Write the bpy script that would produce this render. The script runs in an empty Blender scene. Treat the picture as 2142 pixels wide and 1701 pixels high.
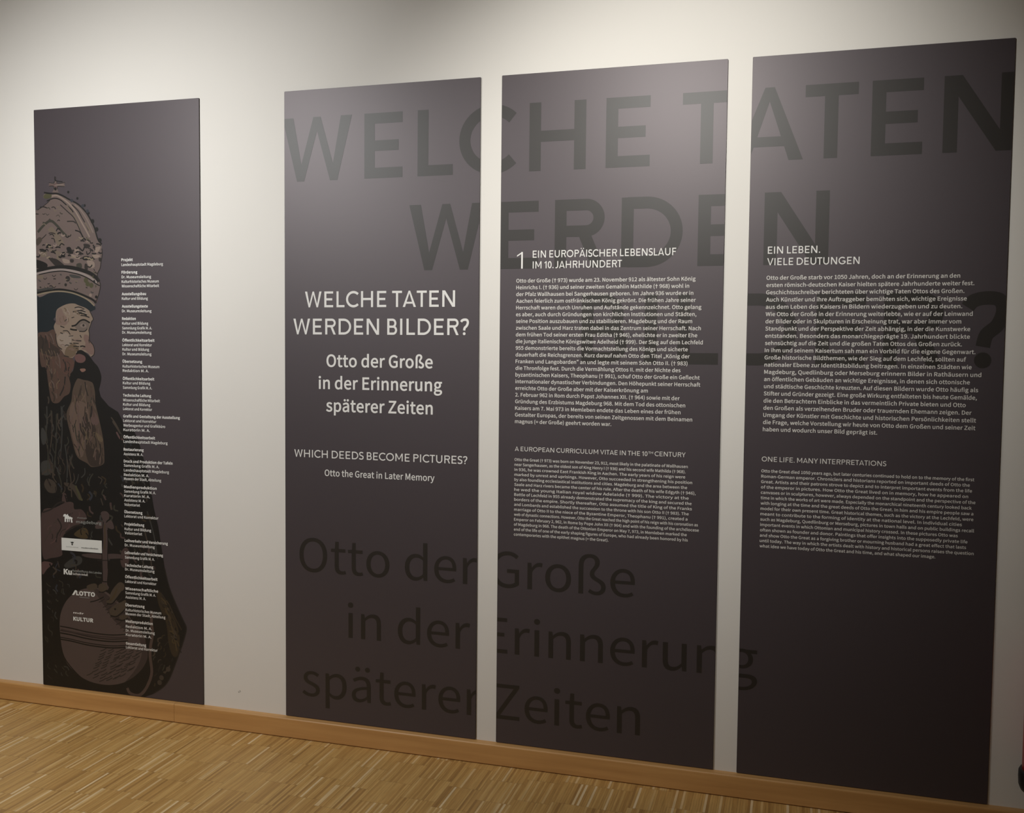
import bpy, math, random
import numpy as np
from mathutils import Vector, Matrix
from mathutils.geometry import delaunay_2d_cdt

# ------------------------------------------------------------------ scene, camera, light
scene = bpy.context.scene
col = scene.collection
scene.view_settings.view_transform = 'Standard'
scene.view_settings.look = 'None'
scene.view_settings.gamma = 1.0
scene.view_settings.use_curve_mapping = False
scene.view_settings.exposure = 0.0
BT = 0.005                      # board thickness: wall face at y = 0, board faces at y = -BT

cam_d = bpy.data.cameras.new('camera')
cam_d.sensor_fit = 'HORIZONTAL'
cam_d.sensor_width = 36.0
cam_d.lens = 2027.6126 / 2142.0 * 36.0
cam_d.clip_start = 0.05
cam = bpy.data.objects.new('camera', cam_d)
cam.location = (0.0, -3.40654 - BT, 1.5368)
cam.rotation_euler = (math.radians(86.86256), math.radians(-0.57206), math.radians(16.28675))
col.objects.link(cam)
scene.camera = cam

world = bpy.data.worlds.new('world')
scene.world = world
world.use_nodes = True
world.node_tree.nodes['Background'].inputs['Color'].default_value = (0.9, 0.93, 1.0, 1)
world.node_tree.nodes['Background'].inputs['Strength'].default_value = 0.02

def spot(name, loc, target, power, color, angle, blend, radius):
    d = bpy.data.lights.new(name, 'SPOT')
    d.energy = power
    d.color = color
    d.spot_size = math.radians(angle)
    d.spot_blend = blend
    d.shadow_soft_size = radius
    o = bpy.data.objects.new(name, d)
    o.location = loc
    o.rotation_euler = (Vector(target) - Vector(loc)).to_track_quat('-Z', 'Y').to_euler()
    col.objects.link(o)
    return o

# two ceiling spots of the gallery wash the wall from above
spot('ceiling_spot', (-0.56, -1.72, 2.86), (-0.40, 0.0, 2.04), 135, (1.0, 0.977, 0.925), 80, 1.0, 0.06)
spot('ceiling_spot', (-2.75, -2.08, 2.95), (-2.45, 0.0, 1.22), 224, (1.0, 0.998, 0.980), 109, 1.0, 0.06)
# weak warm fill light behind the camera, added to raise the ambient level
area = bpy.data.lights.new('ambient_fill', 'AREA')
area.shape = 'RECTANGLE'; area.size = 2.4; area.size_y = 0.6; area.energy = 5.5; area.color = (1.0, 0.87, 0.70)
area_o = bpy.data.objects.new('ambient_fill', area)
area_o.location = (-3.3, -4.4, 3.5)
col.objects.link(area_o)

# ------------------------------------------------------------------ materials
def nodes_of(m):
    m.use_nodes = True
    nt = m.node_tree
    return nt, nt.nodes, nt.links, nt.nodes['Principled BSDF']

def mat(name, rgb, rough=0.5, spec=0.5, metal=0.0):
    m = bpy.data.materials.new(name)
    nt, n, l, b = nodes_of(m)
    b.inputs['Base Color'].default_value = (*rgb, 1)
    b.inputs['Roughness'].default_value = rough
    b.inputs['Specular IOR Level'].default_value = spec
    b.inputs['Metallic'].default_value = metal
    return m

def math_node(nt, op, a, b=None, c=None):
    n = nt.nodes.new('ShaderNodeMath')
    n.operation = op
    for i, v in enumerate((a, b, c)):
        if v is None: continue
        if isinstance(v, (int, float)): n.inputs[i].default_value = v
        else: nt.links.new(v, n.inputs[i])
    return n.outputs[0]

def ramp(nt, fac, stops):
    r = nt.nodes.new('ShaderNodeValToRGB')
    e = r.color_ramp.elements
    while len(e) < len(stops): e.new(0.5)
    for i, (p, c) in enumerate(stops):
        e[i].position = p
        e[i].color = (*c, 1)
    nt.links.new(fac, r.inputs[0])
    return r.outputs[0]

def noise(nt, vec, scale, detail=4, rough=0.5):
    n = nt.nodes.new('ShaderNodeTexNoise')
    n.inputs['Scale'].default_value = scale
    n.inputs['Detail'].default_value = detail
    n.inputs['Roughness'].default_value = rough
    if vec is not None: nt.links.new(vec, n.inputs['Vector'])
    return n.outputs[0]

def mapped(nt, scale=(1, 1, 1)):
    t = nt.nodes.new('ShaderNodeTexCoord')
    m = nt.nodes.new('ShaderNodeMapping')
    m.inputs['Scale'].default_value = scale
    nt.links.new(t.outputs['Object'], m.inputs['Vector'])
    return m.outputs[0]

def bump(nt, b, height, strength, dist=0.001):
    n = nt.nodes.new('ShaderNodeBump')
    n.inputs['Strength'].default_value = strength
    n.inputs['Distance'].default_value = dist
    nt.links.new(height, n.inputs['Height'])
    nt.links.new(n.outputs[0], b.inputs['Normal'])

def plaster(name, c0, c1):
    m = bpy.data.materials.new(name)
    nt, n, l, b = nodes_of(m)
    v = mapped(nt)
    l.new(ramp(nt, noise(nt, v, 1.3, 5), [(0.3, c0), (0.7, c1)]), b.inputs['Base Color'])
    b.inputs['Roughness'].default_value = 0.85
    b.inputs['Specular IOR Level'].default_value = 0.25
    bump(nt, b, noise(nt, v, 420, 3), 0.12, 0.0006)
    return m

def parquet():
    m = bpy.data.materials.new('upright_strip_parquet')
    nt, n, l, b = nodes_of(m)
    t = nt.nodes.new('ShaderNodeTexCoord')
    s = nt.nodes.new('ShaderNodeSeparateXYZ')
    l.new(t.outputs['Object'], s.inputs[0])
    x, y = s.outputs[0], s.outputs[1]
    W, LN, NB = 0.0085, 0.165, 15
    xs = math_node(nt, 'DIVIDE', x, W)
    strip = math_node(nt, 'FLOOR', xs)
    block = math_node(nt, 'FLOOR', math_node(nt, 'DIVIDE', strip, NB))
    wn = nt.nodes.new('ShaderNodeTexWhiteNoise'); wn.noise_dimensions = '1D'
    l.new(block, wn.inputs['W'])
    yo = math_node(nt, 'ADD', math_node(nt, 'DIVIDE', y, LN), wn.outputs['Value'])
    row = math_node(nt, 'FLOOR', yo)
    cid = nt.nodes.new('ShaderNodeCombineXYZ')
    l.new(strip, cid.inputs[0]); l.new(row, cid.inputs[1])
    w2 = nt.nodes.new('ShaderNodeTexWhiteNoise'); w2.noise_dimensions = '2D'
    l.new(cid.outputs[0], w2.inputs['Vector'])
    tone = ramp(nt, w2.outputs['Value'], PARQ)
    # grain along each strip
    v = mapped(nt, (160, 9, 1))
    g = ramp(nt, noise(nt, v, 1.0, 5, 0.6), [(0.25, (0.80, 0.78, 0.76)), (0.75, (1.14, 1.13, 1.12))])
    mx = nt.nodes.new('ShaderNodeMix'); mx.data_type = 'RGBA'; mx.blend_type = 'MULTIPLY'
    mx.inputs[0].default_value = 1.0
    l.new(tone, mx.inputs[6]); l.new(g, mx.inputs[7])
    # fine joints, some strips only
    fx = math_node(nt, 'FRACT', xs)
    jx = math_node(nt, 'LESS_THAN', fx, 0.075)
    w3 = nt.nodes.new('ShaderNodeTexWhiteNoise'); w3.noise_dimensions = '2D'
    off = nt.nodes.new('ShaderNodeVectorMath'); off.operation = 'ADD'
    off.inputs[1].default_value = (71.3, 13.7, 0)
    l.new(cid.outputs[0], off.inputs[0]); l.new(off.outputs[0], w3.inputs['Vector'])
    open_j = math_node(nt, 'GREATER_THAN', w3.outputs['Value'], 0.72)
    jx2 = math_node(nt, 'MULTIPLY', jx, math_node(nt, 'ADD', math_node(nt, 'MULTIPLY', open_j, 0.6), 0.22))
    fy = math_node(nt, 'FRACT', yo)
    jy = math_node(nt, 'MULTIPLY', math_node(nt, 'LESS_THAN', fy, 0.012), 0.3)
    j = math_node(nt, 'MAXIMUM', jx2, jy)
    m2 = nt.nodes.new('ShaderNodeMix'); m2.data_type = 'RGBA'
    l.new(j, m2.inputs[0]); l.new(mx.outputs[2], m2.inputs[6])
    m2.inputs[7].default_value = (0.06, 0.03, 0.012, 1)
    l.new(m2.outputs[2], b.inputs['Base Color'])
    l.new(math_node(nt, 'ADD', math_node(nt, 'MULTIPLY', w2.outputs['Value'], 0.12), 0.42), b.inputs['Roughness'])
    b.inputs['Specular IOR Level'].default_value = 0.35
    bump(nt, b, math_node(nt, 'SUBTRACT', 1.0, j), 0.25, 0.0008)
    return m
PARQ = [(0.0, (0.37, 0.205, 0.066)), (0.12, (0.48, 0.276, 0.088)), (0.5, (0.55, 0.330, 0.110)), (0.86, (0.60, 0.375, 0.132)), (0.94, (0.66, 0.445, 0.192)), (1.0, (0.80, 0.62, 0.37))]

def beech(name):
    m = bpy.data.materials.new(name)
    nt, n, l, b = nodes_of(m)
    v = mapped(nt, (1.6, 30, 30))
    c = ramp(nt, noise(nt, v, 1.0, 6, 0.55), [(0.25, (0.46, 0.238, 0.080)), (0.55, (0.57, 0.312, 0.112)), (0.8, (0.64, 0.368, 0.142))])
    l.new(c, b.inputs['Base Color'])
    b.inputs['Roughness'].default_value = 0.38
    b.inputs['Specular IOR Level'].default_value = 0.45
    bump(nt, b, noise(nt, v, 3.0, 3), 0.08, 0.0006)
    return m

PR, PS = 0.50, 0.85           # print surface: satin laminate
M_wall = plaster('white_wall_paint', (0.775, 0.752, 0.708), (0.80, 0.777, 0.733))
M_ceil = plaster('white_ceiling_paint', (0.70, 0.69, 0.66), (0.73, 0.72, 0.69))
M_floor = parquet()
M_base = beech('beech_baseboard')
M_scuff = mat('dark_scuff', (0.12, 0.11, 0.09), 0.9)

def panel_mat():
    m = bpy.data.materials.new('printed_panel')
    nt, n, l, b = nodes_of(m)
    b.inputs['Base Color'].default_value = (0.0475, 0.0385, 0.0450, 1)
    b.inputs['Roughness'].default_value = PR
    b.inputs['Specular IOR Level'].default_value = PS
    b.inputs['Specular Tint'].default_value = (1.0, 0.925, 0.945, 1)
    bump(nt, b, noise(nt, mapped(nt), 900, 2), 0.05, 0.0003)
    return m
M_panel = panel_mat()
M_edge = mat('panel_edge', (0.035, 0.027, 0.024), 0.6)
M_ghost = mat('dark_lettering', (0.0150, 0.0116, 0.0094), PR, 0.68)
M_white = mat('white_lettering', (0.80, 0.79, 0.765), 0.55, 0.4)
M_cream = mat('body_lettering', (0.72, 0.70, 0.665), 0.55, 0.4)
M_strip = mat('white_strip', (0.70, 0.71, 0.68), 0.5, 0.4)
M_grey = mat('grey_lettering', (0.30, 0.31, 0.29), 0.55, 0.4)
M_dark = mat('black_lettering', (0.05, 0.05, 0.045), 0.55, 0.4)
INK = dict(ink=(0.0085, 0.008, 0.0075), ink2=(0.022, 0.018, 0.016), crownfill=(0.122, 0.090, 0.081), olive=(0.060, 0.056, 0.028),
    olivedark=(0.036, 0.034, 0.026), pale=(0.215, 0.165, 0.135), pale2=(0.175, 0.135, 0.115), tan=(0.135, 0.105, 0.078), tan2=(0.11, 0.08, 0.05),
    palerim=(0.23, 0.19, 0.175), palerim2=(0.20, 0.16, 0.11), rose=(0.095, 0.055, 0.052), navy=(0.030, 0.032, 0.040),
    hat=(0.0105, 0.0150, 0.0185), hair=(0.072, 0.044, 0.034), hairdark=(0.036, 0.026, 0.021), hair2=(0.085, 0.045, 0.035), hairlight=(0.105, 0.074, 0.062),
    beardfill=(0.072, 0.050, 0.037), beardlight=(0.112, 0.076, 0.058), beardpink=(0.098, 0.062, 0.054), rosecheek=(0.115, 0.060, 0.055), lip=(0.19, 0.105, 0.08),
    skin=(0.200, 0.150, 0.114), skin2=(0.165, 0.112, 0.092), skinshade=(0.120, 0.084, 0.054), skinlight=(0.235, 0.188, 0.152), nose=(0.155, 0.10, 0.084), eyeshade=(0.125, 0.098, 0.082),
    sleeve=(0.064, 0.041, 0.038), dimbrown=(0.052, 0.040, 0.031), dimgrey=(0.040, 0.039, 0.036), gold=(0.062, 0.043, 0.021), golddark=(0.034, 0.024, 0.014),
    mauve=(0.066, 0.046, 0.043), orbfill=(0.080, 0.057, 0.052), orbshade=(0.044, 0.031, 0.029), finger=(0.064, 0.048, 0.034), cordcol=(0.075, 0.050, 0.042))
M_ink = {k: mat('print_' + k, v, PR, 0.5) for k, v in INK.items()}

# ------------------------------------------------------------------ helpers
def mesh_obj(name, verts, faces, mats, parent=None, fmat=None, smooth=False):
    me = bpy.data.meshes.new(name)
    me.from_pydata([tuple(v) for v in verts], [], [tuple(f) for f in faces])
    for m in (mats if isinstance(mats, (list, tuple)) else [mats]): me.materials.append(m)
    if fmat is not None: me.polygons.foreach_set('material_index', fmat)
    if smooth: me.polygons.foreach_set('use_smooth', [True] * len(me.polygons))
    me.update()
    o = bpy.data.objects.new(name, me)
    col.objects.link(o)
    if parent is not None: o.parent = parent
    return o

def box(x0, x1, y0, y1, z0, z1):
    v = [(x0, y0, z0), (x1, y0, z0), (x1, y1, z0), (x0, y1, z0), (x0, y0, z1), (x1, y0, z1), (x1, y1, z1), (x0, y1, z1)]
    f = [(0, 3, 2, 1), (4, 5, 6, 7), (0, 1, 5, 4), (1, 2, 6, 5), (2, 3, 7, 6), (3, 0, 4, 7)]
    return v, f

def thing(name, label, cat, loc, group=None):
    o = bpy.data.objects.new(name, None)
    o.empty_display_size = 0.1
    o.location = loc
    col.objects.link(o)
    o['label'] = label; o['category'] = cat
    if group: o['group'] = group
    return o

def struct(name, v, f, m, label=None):
    o = mesh_obj(name, v, f, m)
    o['kind'] = 'structure'
    if label: o['label'] = label
    return o

def winding(px, py, poly):
    a = np.asarray(poly, float); b = np.roll(a, -1, 0)
    w = np.zeros(len(px), int)
    for (ax, ay), (bx, by) in zip(a, b):
        cr = (bx - ax) * (py - ay) - (px - ax) * (by - ay)
        w += ((ay <= py) & (by > py) & (cr > 0)).astype(int)
        w -= ((ay > py) & (by <= py) & (cr < 0)).astype(int)
    return w

def cdt(polys):
    vs, es = [], []
    for p in polys:
        k = len(vs)
        vs += [Vector((float(x), float(y))) for x, y in p]
        es += [(k + i, k + (i + 1) % len(p)) for i in range(len(p))]
    r = delaunay_2d_cdt(vs, es, [], 0, 1e-7)
    V = np.array([(v.x, v.y) for v in r[0]]); T = np.array([list(f) for f in r[2]])
    P = V[T]
    ar = (P[:, 1, 0] - P[:, 0, 0]) * (P[:, 2, 1] - P[:, 0, 1]) - (P[:, 2, 0] - P[:, 0, 0]) * (P[:, 1, 1] - P[:, 0, 1])
    T = T[np.abs(ar) > 1e-12]
    return V, T

def fill(polys):
    """triangles of a set of contours, nonzero winding"""
    if not polys: return np.zeros((0, 2)), np.zeros((0, 3), int)
    V, T = cdt(polys)
    c = V[T].mean(1)
    w = sum(winding(c[:, 0], c[:, 1], p) for p in polys)
    return V, T[w != 0]

def area(p):
    return 0.5 * sum(p[i][0] * p[(i + 1) % len(p)][1] - p[(i + 1) % len(p)][0] * p[i][1] for i in range(len(p)))

def ccw(p):
    return p if area(p) > 0 else p[::-1]

def stroke(pts, w):
    """outline of a polyline of width w (flat ends, mitred joins)"""
    n = len(pts); L, R = [], []
    for i in range(n):
        d = []
        for a, b in ((i - 1, i), (i, i + 1)):
            if 0 <= a and b < n:
                dx, dy = pts[b][0] - pts[a][0], pts[b][1] - pts[a][1]
                k = math.hypot(dx, dy) or 1e-9
                d.append((dx / k, dy / k))
        tx, ty = sum(q[0] for q in d), sum(q[1] for q in d)
        k = math.hypot(tx, ty) or 1e-9
        nx, ny = -ty / k, tx / k
        s = max(0.5, abs(nx * -d[0][1] + ny * d[0][0]))
        h = w / 2 / s
        L.append((pts[i][0] + nx * h, pts[i][1] + ny * h)); R.append((pts[i][0] - nx * h, pts[i][1] - ny * h))
    return ccw(L + R[::-1])

def smooth_pts(p, closed, n=5):
    m = len(p); out = []
    for i in range(m if closed else m - 1):
        g = (lambda k: p[k % m]) if closed else (lambda k: p[min(max(k, 0), m - 1)])
        a, b, c, d = g(i - 1), g(i), g(i + 1), g(i + 2)
        for j in range(n):
            t = j / n
            out.append(tuple(0.5 * (2 * b[k] + (c[k] - a[k]) * t + (2 * a[k] - 5 * b[k] + 4 * c[k] - d[k]) * t * t + (3 * b[k] - a[k] - 3 * c[k] + d[k]) * t ** 3) for k in (0, 1)))
    if not closed: out.append(p[-1])
    return out

def circle(cx, cy, r, n=10, ry=None):
    return [(cx + r * math.cos(2 * math.pi * i / n), cy + (ry or r) * math.sin(2 * math.pi * i / n)) for i in range(n)]

# ------------------------------------------------------------------ lettering: humanist text face (outlines as coded deltas)
# per letter: advance, number of outlines, then for each outline its point count and the steps from point to point
GLYPH = {
 'A': [544,2,8,4,0,83,0,63,200,240,0,63,-200,88,0,-223,656,-92,0,8,171,266,32,101,34,110,31,112,4,0,32,-112,34,-110,32,-101],
 'B': [588,3,33,90,0,209,0,53,3,48,9,42,15,36,21,30,27,21,33,14,39,5,45,-4,36,-9,32,-15,27,-20,22,-25,18,-29,13,-32,9,0,5,29,12,24,19,18,23,14,26,8,30,3,32,-4,40,-12,34,-20,27,-27,22,-33,17,-38,11,-44,7,-47,2,-195,0,17,173,378,0,213,101,0,41,-2,35,-6,28,-10,22,-14,16,-19,10,-25,3,-30,-3,-27,-9,-24,-15,-19,-22,-16,-29,-12,-36,-7,-45,-2,17,173,66,0,247,114,0,47,-2,39,-7,33,-12,26,-16,19,-22,11,-27,4,-32,-4,-35,-11,-29,-20,-24,-26,-18,-33,-13,-39,-7,-46,-3],
 'C': [571,1,57,337,-12,49,4,44,12,40,19,36,27,33,32,-46,53,-26,-25,-28,-21,-30,-15,-32,-10,-36,-3,-45,5,-40,14,-35,22,-29,31,-24,39,-17,46,-10,53,-4,59,4,59,11,52,18,45,24,38,30,31,35,22,40,13,45,5,40,-4,35,-13,31,-19,28,-26,45,54,-26,25,-31,22,-36,17,-42,12,-45,5,-49,-4,-45,-11,-42,-19,-39,-25,-33,-32,-29,-38,-23,-44,-17,-51,-10,-55,-4,-61,3,-62,11,-56,17,-50,22,-44,28,-38,33,-32,38,-25,41,-18,45,-11],
 'D': [616,2,23,90,0,168,0,56,4,51,10,46,18,40,24,34,31,27,37,22,43,16,49,10,55,3,59,-3,60,-10,55,-16,48,-22,42,-28,37,-34,30,-40,23,-46,17,-52,11,-58,3,-164,0,21,173,68,0,521,74,0,49,-4,43,-10,37,-16,31,-23,26,-29,19,-36,15,-41,8,-47,3,-53,-3,-52,-8,-48,-15,-41,-19,-36,-26,-30,-31,-24,-37,-17,-43,-10,-49,-4],
 'E': [527,1,12,90,0,388,0,0,71,-305,0,0,239,249,0,0,70,-249,0,0,206,295,0,0,70,-378,0],
 'F': [494,1,10,90,0,83,0,0,294,250,0,0,70,-250,0,0,222,295,0,0,70,-378,0],
 'G': [617,1,63,348,-12,51,4,46,11,41,16,36,21,28,24,0,276,-215,0,0,-69,139,0,0,-172,-23,-16,-28,-12,-32,-8,-35,-2,-44,4,-40,11,-35,18,-30,25,-25,31,-19,37,-15,42,-8,48,-3,53,3,52,9,48,15,42,20,36,26,31,30,24,34,18,39,10,42,4,37,-3,32,-9,27,-13,25,-17,21,-20,44,54,-25,24,-31,21,-37,19,-44,12,-51,5,-51,-4,-47,-11,-44,-19,-39,-25,-35,-32,-29,-38,-24,-44,-17,-51,-11,-55,-4,-61,4,-62,10,-56,17,-50,23,-44,29,-38,34,-32,39,-25,43,-18,47,-11],
 'H': [652,1,12,90,0,83,0,0,310,306,0,0,-310,83,0,0,656,-83,0,0,-275,-306,0,0,275,-83,0],
 'I': [262,1,4,90,0,83,0,0,656,-83,0],
 'J': [479,1,30,212,-12,45,4,37,12,32,19,24,25,19,30,14,35,7,38,3,41,0,464,-83,0,0,-456,-2,-39,-7,-32,-11,-25,-15,-19,-19,-14,-24,-8,-28,-2,-27,3,-25,8,-23,14,-20,21,-19,28,-59,-43,21,-31,25,-26,28,-20,32,-15,35,-9],
 'K': [578,1,13,90,0,83,0,0,208,112,134,197,-342,93,0,-238,407,206,249,-94,0,-274,-329,-2,0,0,329,-83,0],
 'L': [486,1,6,90,0,370,0,0,71,-287,0,0,585,-83,0],
 'M': [727,1,26,90,0,75,0,0,363,-4,97,-7,97,4,0,52,-150,125,-341,55,0,124,341,53,150,3,0,-7,-97,-4,-97,0,-363,77,0,0,656,-99,0,-125,-351,-22,-68,-24,-69,-4,0,-23,69,-24,68,-125,351,-100,0],
 'N': [647,1,18,90,0,78,0,0,345,-3,103,-7,102,4,0,71,-136,239,-414,85,0,0,656,-79,0,0,-341,4,-105,8,-103,-5,0,-71,136,-239,413,-85,0],
 'O': [664,2,40,332,-12,48,4,44,12,41,18,37,26,32,32,27,39,22,45,16,50,10,56,3,60,-3,61,-10,55,-16,50,-22,44,-27,38,-32,31,-37,26,-41,18,-44,11,-48,4,-48,-4,-44,-11,-41,-18,-37,-26,-32,-31,-27,-38,-22,-44,-16,-50,-10,-55,-3,-61,3,-60,10,-56,16,-50,22,-45,27,-39,32,-32,37,-26,41,-18,44,-12,32,332,61,-42,5,-38,14,-34,23,-28,31,-22,39,-17,46,-11,53,-3,58,3,59,11,52,17,45,22,38,28,31,34,22,38,13,42,5,42,-5,38,-13,34,-22,28,-31,23,-38,16,-45,11,-52,3,-59,-3,-58,-11,-53,-16,-46,-23,-39,-28,-31,-34,-23,-38,-14],
 'P': [567,2,23,90,0,83,0,0,261,108,0,46,3,43,7,38,12,33,17,28,22,23,27,17,33,10,38,4,44,-4,44,-10,38,-17,31,-23,26,-29,20,-34,15,-38,10,-43,6,-48,2,-187,0,17,173,328,0,261,94,0,46,-2,39,-6,31,-11,25,-17,18,-23,11,-29,3,-37,-3,-37,-10,-31,-17,-25,-24,-19,-32,-13,-38,-8,-46,-3],
 'Q': [664,2,32,332,57,-42,5,-38,14,-34,24,-28,31,-22,39,-17,47,-11,53,-3,60,3,59,11,52,17,45,22,38,28,31,34,22,38,13,42,5,42,-5,38,-13,34,-22,28,-31,23,-38,16,-45,11,-52,3,-59,-3,-60,-11,-53,-16,-47,-23,-39,-28,-31,-34,-24,-38,-14,55,532,-165,55,5,39,11,-16,63,-29,-7,-40,-3,-41,4,-37,10,-34,18,-27,24,-22,32,45,12,41,19,36,25,32,33,27,38,22,45,16,50,10,56,3,60,-3,61,-10,55,-16,50,-22,44,-27,38,-32,31,-37,26,-41,18,-44,11,-48,4,-48,-4,-44,-11,-41,-18,-37,-26,-32,-31,-27,-38,-22,-44,-16,-50,-10,-55,-3,-61,3,-61,11,-57,16,-51,23,-45,28,-39,33,-32,38,-25,42,-18,46,-11,18,-37,24,-33,30,-29,35,-24,39,-17,45,-12],
 'R': [568,2,17,173,345,0,244,110,0,41,-2,35,-6,30,-11,23,-16,17,-21,10,-27,3,-33,-3,-35,-10,-28,-17,-24,-23,-18,-30,-13,-35,-8,-41,-2,24,450,0,93,0,-166,287,36,12,32,16,27,22,22,26,17,32,10,36,3,42,-3,42,-10,36,-16,30,-22,24,-27,19,-32,15,-36,10,-40,5,-43,2,-205,0,0,-656,83,0,0,278,118,0],
 'S': [533,1,76,272,-12,49,4,44,11,38,17,32,23,26,27,18,32,12,35,4,38,-4,38,-10,33,-15,28,-21,24,-25,20,-29,17,-31,15,-93,40,-26,11,-25,13,-23,15,-19,19,-12,23,-4,29,3,28,12,23,18,19,24,13,30,9,35,3,43,-4,40,-12,35,-19,32,-26,43,53,-31,27,-34,22,-40,17,-42,11,-46,4,-49,-5,-44,-12,-38,-20,-32,-26,-23,-32,-15,-38,-6,-41,5,-38,11,-33,18,-27,22,-23,25,-19,26,-16,27,-12,94,-41,30,-14,26,-14,22,-16,17,-19,11,-24,4,-31,-4,-30,-13,-25,-20,-22,-27,-16,-34,-10,-40,-3,-40,4,-40,10,-37,17,-34,23,-30,27,-49,-57,37,-33,41,-27,46,-20,51,-12],
 'T': [536,1,8,226,0,84,0,0,586,198,0,0,70,-480,0,0,-70,198,0],
 'U': [645,1,42,323,-12,39,3,37,6,34,13,31,17,27,23,23,30,19,37,14,43,8,51,3,59,0,386,-79,0,0,-388,-3,-54,-9,-44,-15,-36,-19,-28,-23,-21,-26,-14,-29,-8,-32,-2,-31,2,-29,8,-26,14,-23,21,-18,28,-14,36,-9,44,-3,54,0,388,-82,0,0,-386,3,-59,8,-51,14,-43,19,-37,23,-30,27,-23,31,-17,34,-13,37,-6],
 'V': [515,1,12,210,0,96,0,209,656,-85,0,-105,-355,-31,-109,-33,-108,-3,0,-33,108,-31,109,-106,355,-87,0],
 'W': [786,1,25,162,0,98,0,98,396,17,75,16,74,4,0,32,-149,99,-396,100,0,136,656,-79,0,-71,-357,-36,-213,-5,0,-23,107,-24,106,-91,357,-76,0,-90,-357,-24,-106,-23,-107,-3,0,-40,213,-69,357,-85,0],
 'X': [513,1,21,15,0,88,0,94,177,26,51,27,56,3,0,57,-107,97,-177,91,0,-192,335,179,321,-87,0,-87,-167,-23,-46,-24,-51,-4,0,-27,51,-24,46,-90,167,-91,0,179,-317],
 'Y': [475,1,14,196,0,82,0,0,254,198,402,-86,0,-84,-185,-32,-72,-34,-72,-4,0,-33,72,-31,72,-85,185,-88,0,197,-402],
 'Z': [540,1,10,45,0,453,0,0,71,-351,0,346,536,0,49,-417,0,0,-70,315,0,-346,-536],
 'a': [504,2,47,194,-12,44,6,42,15,39,22,36,27,3,0,7,-58,67,0,0,299,-2,43,-7,39,-13,34,-17,29,-23,23,-29,17,-36,11,-41,3,-57,-5,-51,-16,-45,-20,-38,-22,32,-56,31,19,35,16,38,12,42,4,30,-3,24,-10,18,-15,13,-20,9,-22,4,-26,2,-26,-72,-10,-62,-13,-51,-17,-42,-20,-31,-24,-23,-28,-13,-33,-4,-37,3,-35,11,-30,16,-26,21,-20,27,-15,30,-9,18,217,55,-23,1,-20,6,-18,10,-13,15,-8,20,-3,25,3,25,11,23,20,20,30,17,40,15,51,12,64,9,0,-135,-34,-28,-33,-19,-33,-12],
 'b': [553,2,32,296,-12,37,4,35,10,32,17,30,24,26,30,21,36,17,41,10,48,3,53,-3,53,-9,49,-16,42,-21,36,-28,29,-33,21,-39,13,-44,4,-41,-5,-39,-14,-38,-22,-35,-27,4,87,0,195,-83,0,0,-712,66,0,7,50,3,0,33,-26,35,-19,36,-12,23,283,57,-26,3,-30,8,-31,16,-31,23,0,256,33,29,33,21,32,12,31,5,36,-5,30,-12,23,-20,18,-27,12,-33,7,-39,2,-44,-3,-49,-10,-42,-16,-35,-21,-29,-26,-21,-30,-12],
 'c': [456,1,50,274,-12,43,5,41,12,38,19,35,25,-35,56,-25,-19,-27,-16,-30,-10,-33,-4,-36,5,-33,13,-28,20,-22,28,-17,35,-11,40,-3,46,3,45,12,41,17,34,23,28,29,21,32,13,37,5,27,-3,25,-9,23,-13,21,-17,42,53,-28,22,-32,18,-38,13,-44,4,-41,-3,-39,-10,-36,-17,-33,-23,-28,-29,-24,-35,-17,-41,-12,-46,-3,-51,3,-52,10,-46,17,-40,22,-35,27,-29,32,-23,35,-16,39,-10],
 'd': [555,2,31,248,-12,42,6,39,15,36,22,31,26,2,0,7,-57,68,0,0,712,-83,0,0,-187,5,-83,-32,24,-31,17,-35,12,-39,3,-41,-4,-39,-13,-36,-22,-31,-29,-26,-37,-20,-44,-13,-50,-5,-56,4,-58,11,-51,17,-43,23,-36,29,-29,34,-21,39,-12,23,266,57,-34,4,-30,13,-25,20,-19,27,-15,34,-8,41,-3,47,3,46,11,40,16,34,22,28,26,21,30,13,32,5,30,-3,29,-9,29,-16,30,-23,0,-255,-30,-30,-30,-20,-32,-13],
 'e': [496,2,44,279,-12,47,4,42,11,37,15,34,20,-29,54,-37,-21,-40,-13,-45,-4,-37,4,-34,11,-29,19,-24,25,-19,32,-12,37,-6,42,328,0,2,21,1,25,-3,50,-10,44,-15,39,-22,33,-28,27,-33,19,-39,12,-44,4,-37,-3,-35,-11,-34,-17,-30,-23,-27,-30,-23,-35,-17,-40,-11,-46,-3,-50,3,-51,11,-46,17,-41,23,-34,28,-29,32,-23,37,-17,39,-10,15,126,282,7,39,13,33,18,28,21,22,25,16,27,10,29,3,30,-3,27,-10,22,-15,18,-22,13,-28,8,-34,3,-39],
 'f': [291,1,28,30,420,66,0,0,-420,81,0,0,420,103,0,0,66,-103,0,0,77,3,34,8,27,14,19,19,12,25,4,27,-4,28,-10,18,64,-38,11,-44,4,-38,-4,-32,-11,-26,-17,-20,-24,-14,-29,-8,-35,-3,-40,0,-78,-66,-5],
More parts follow.
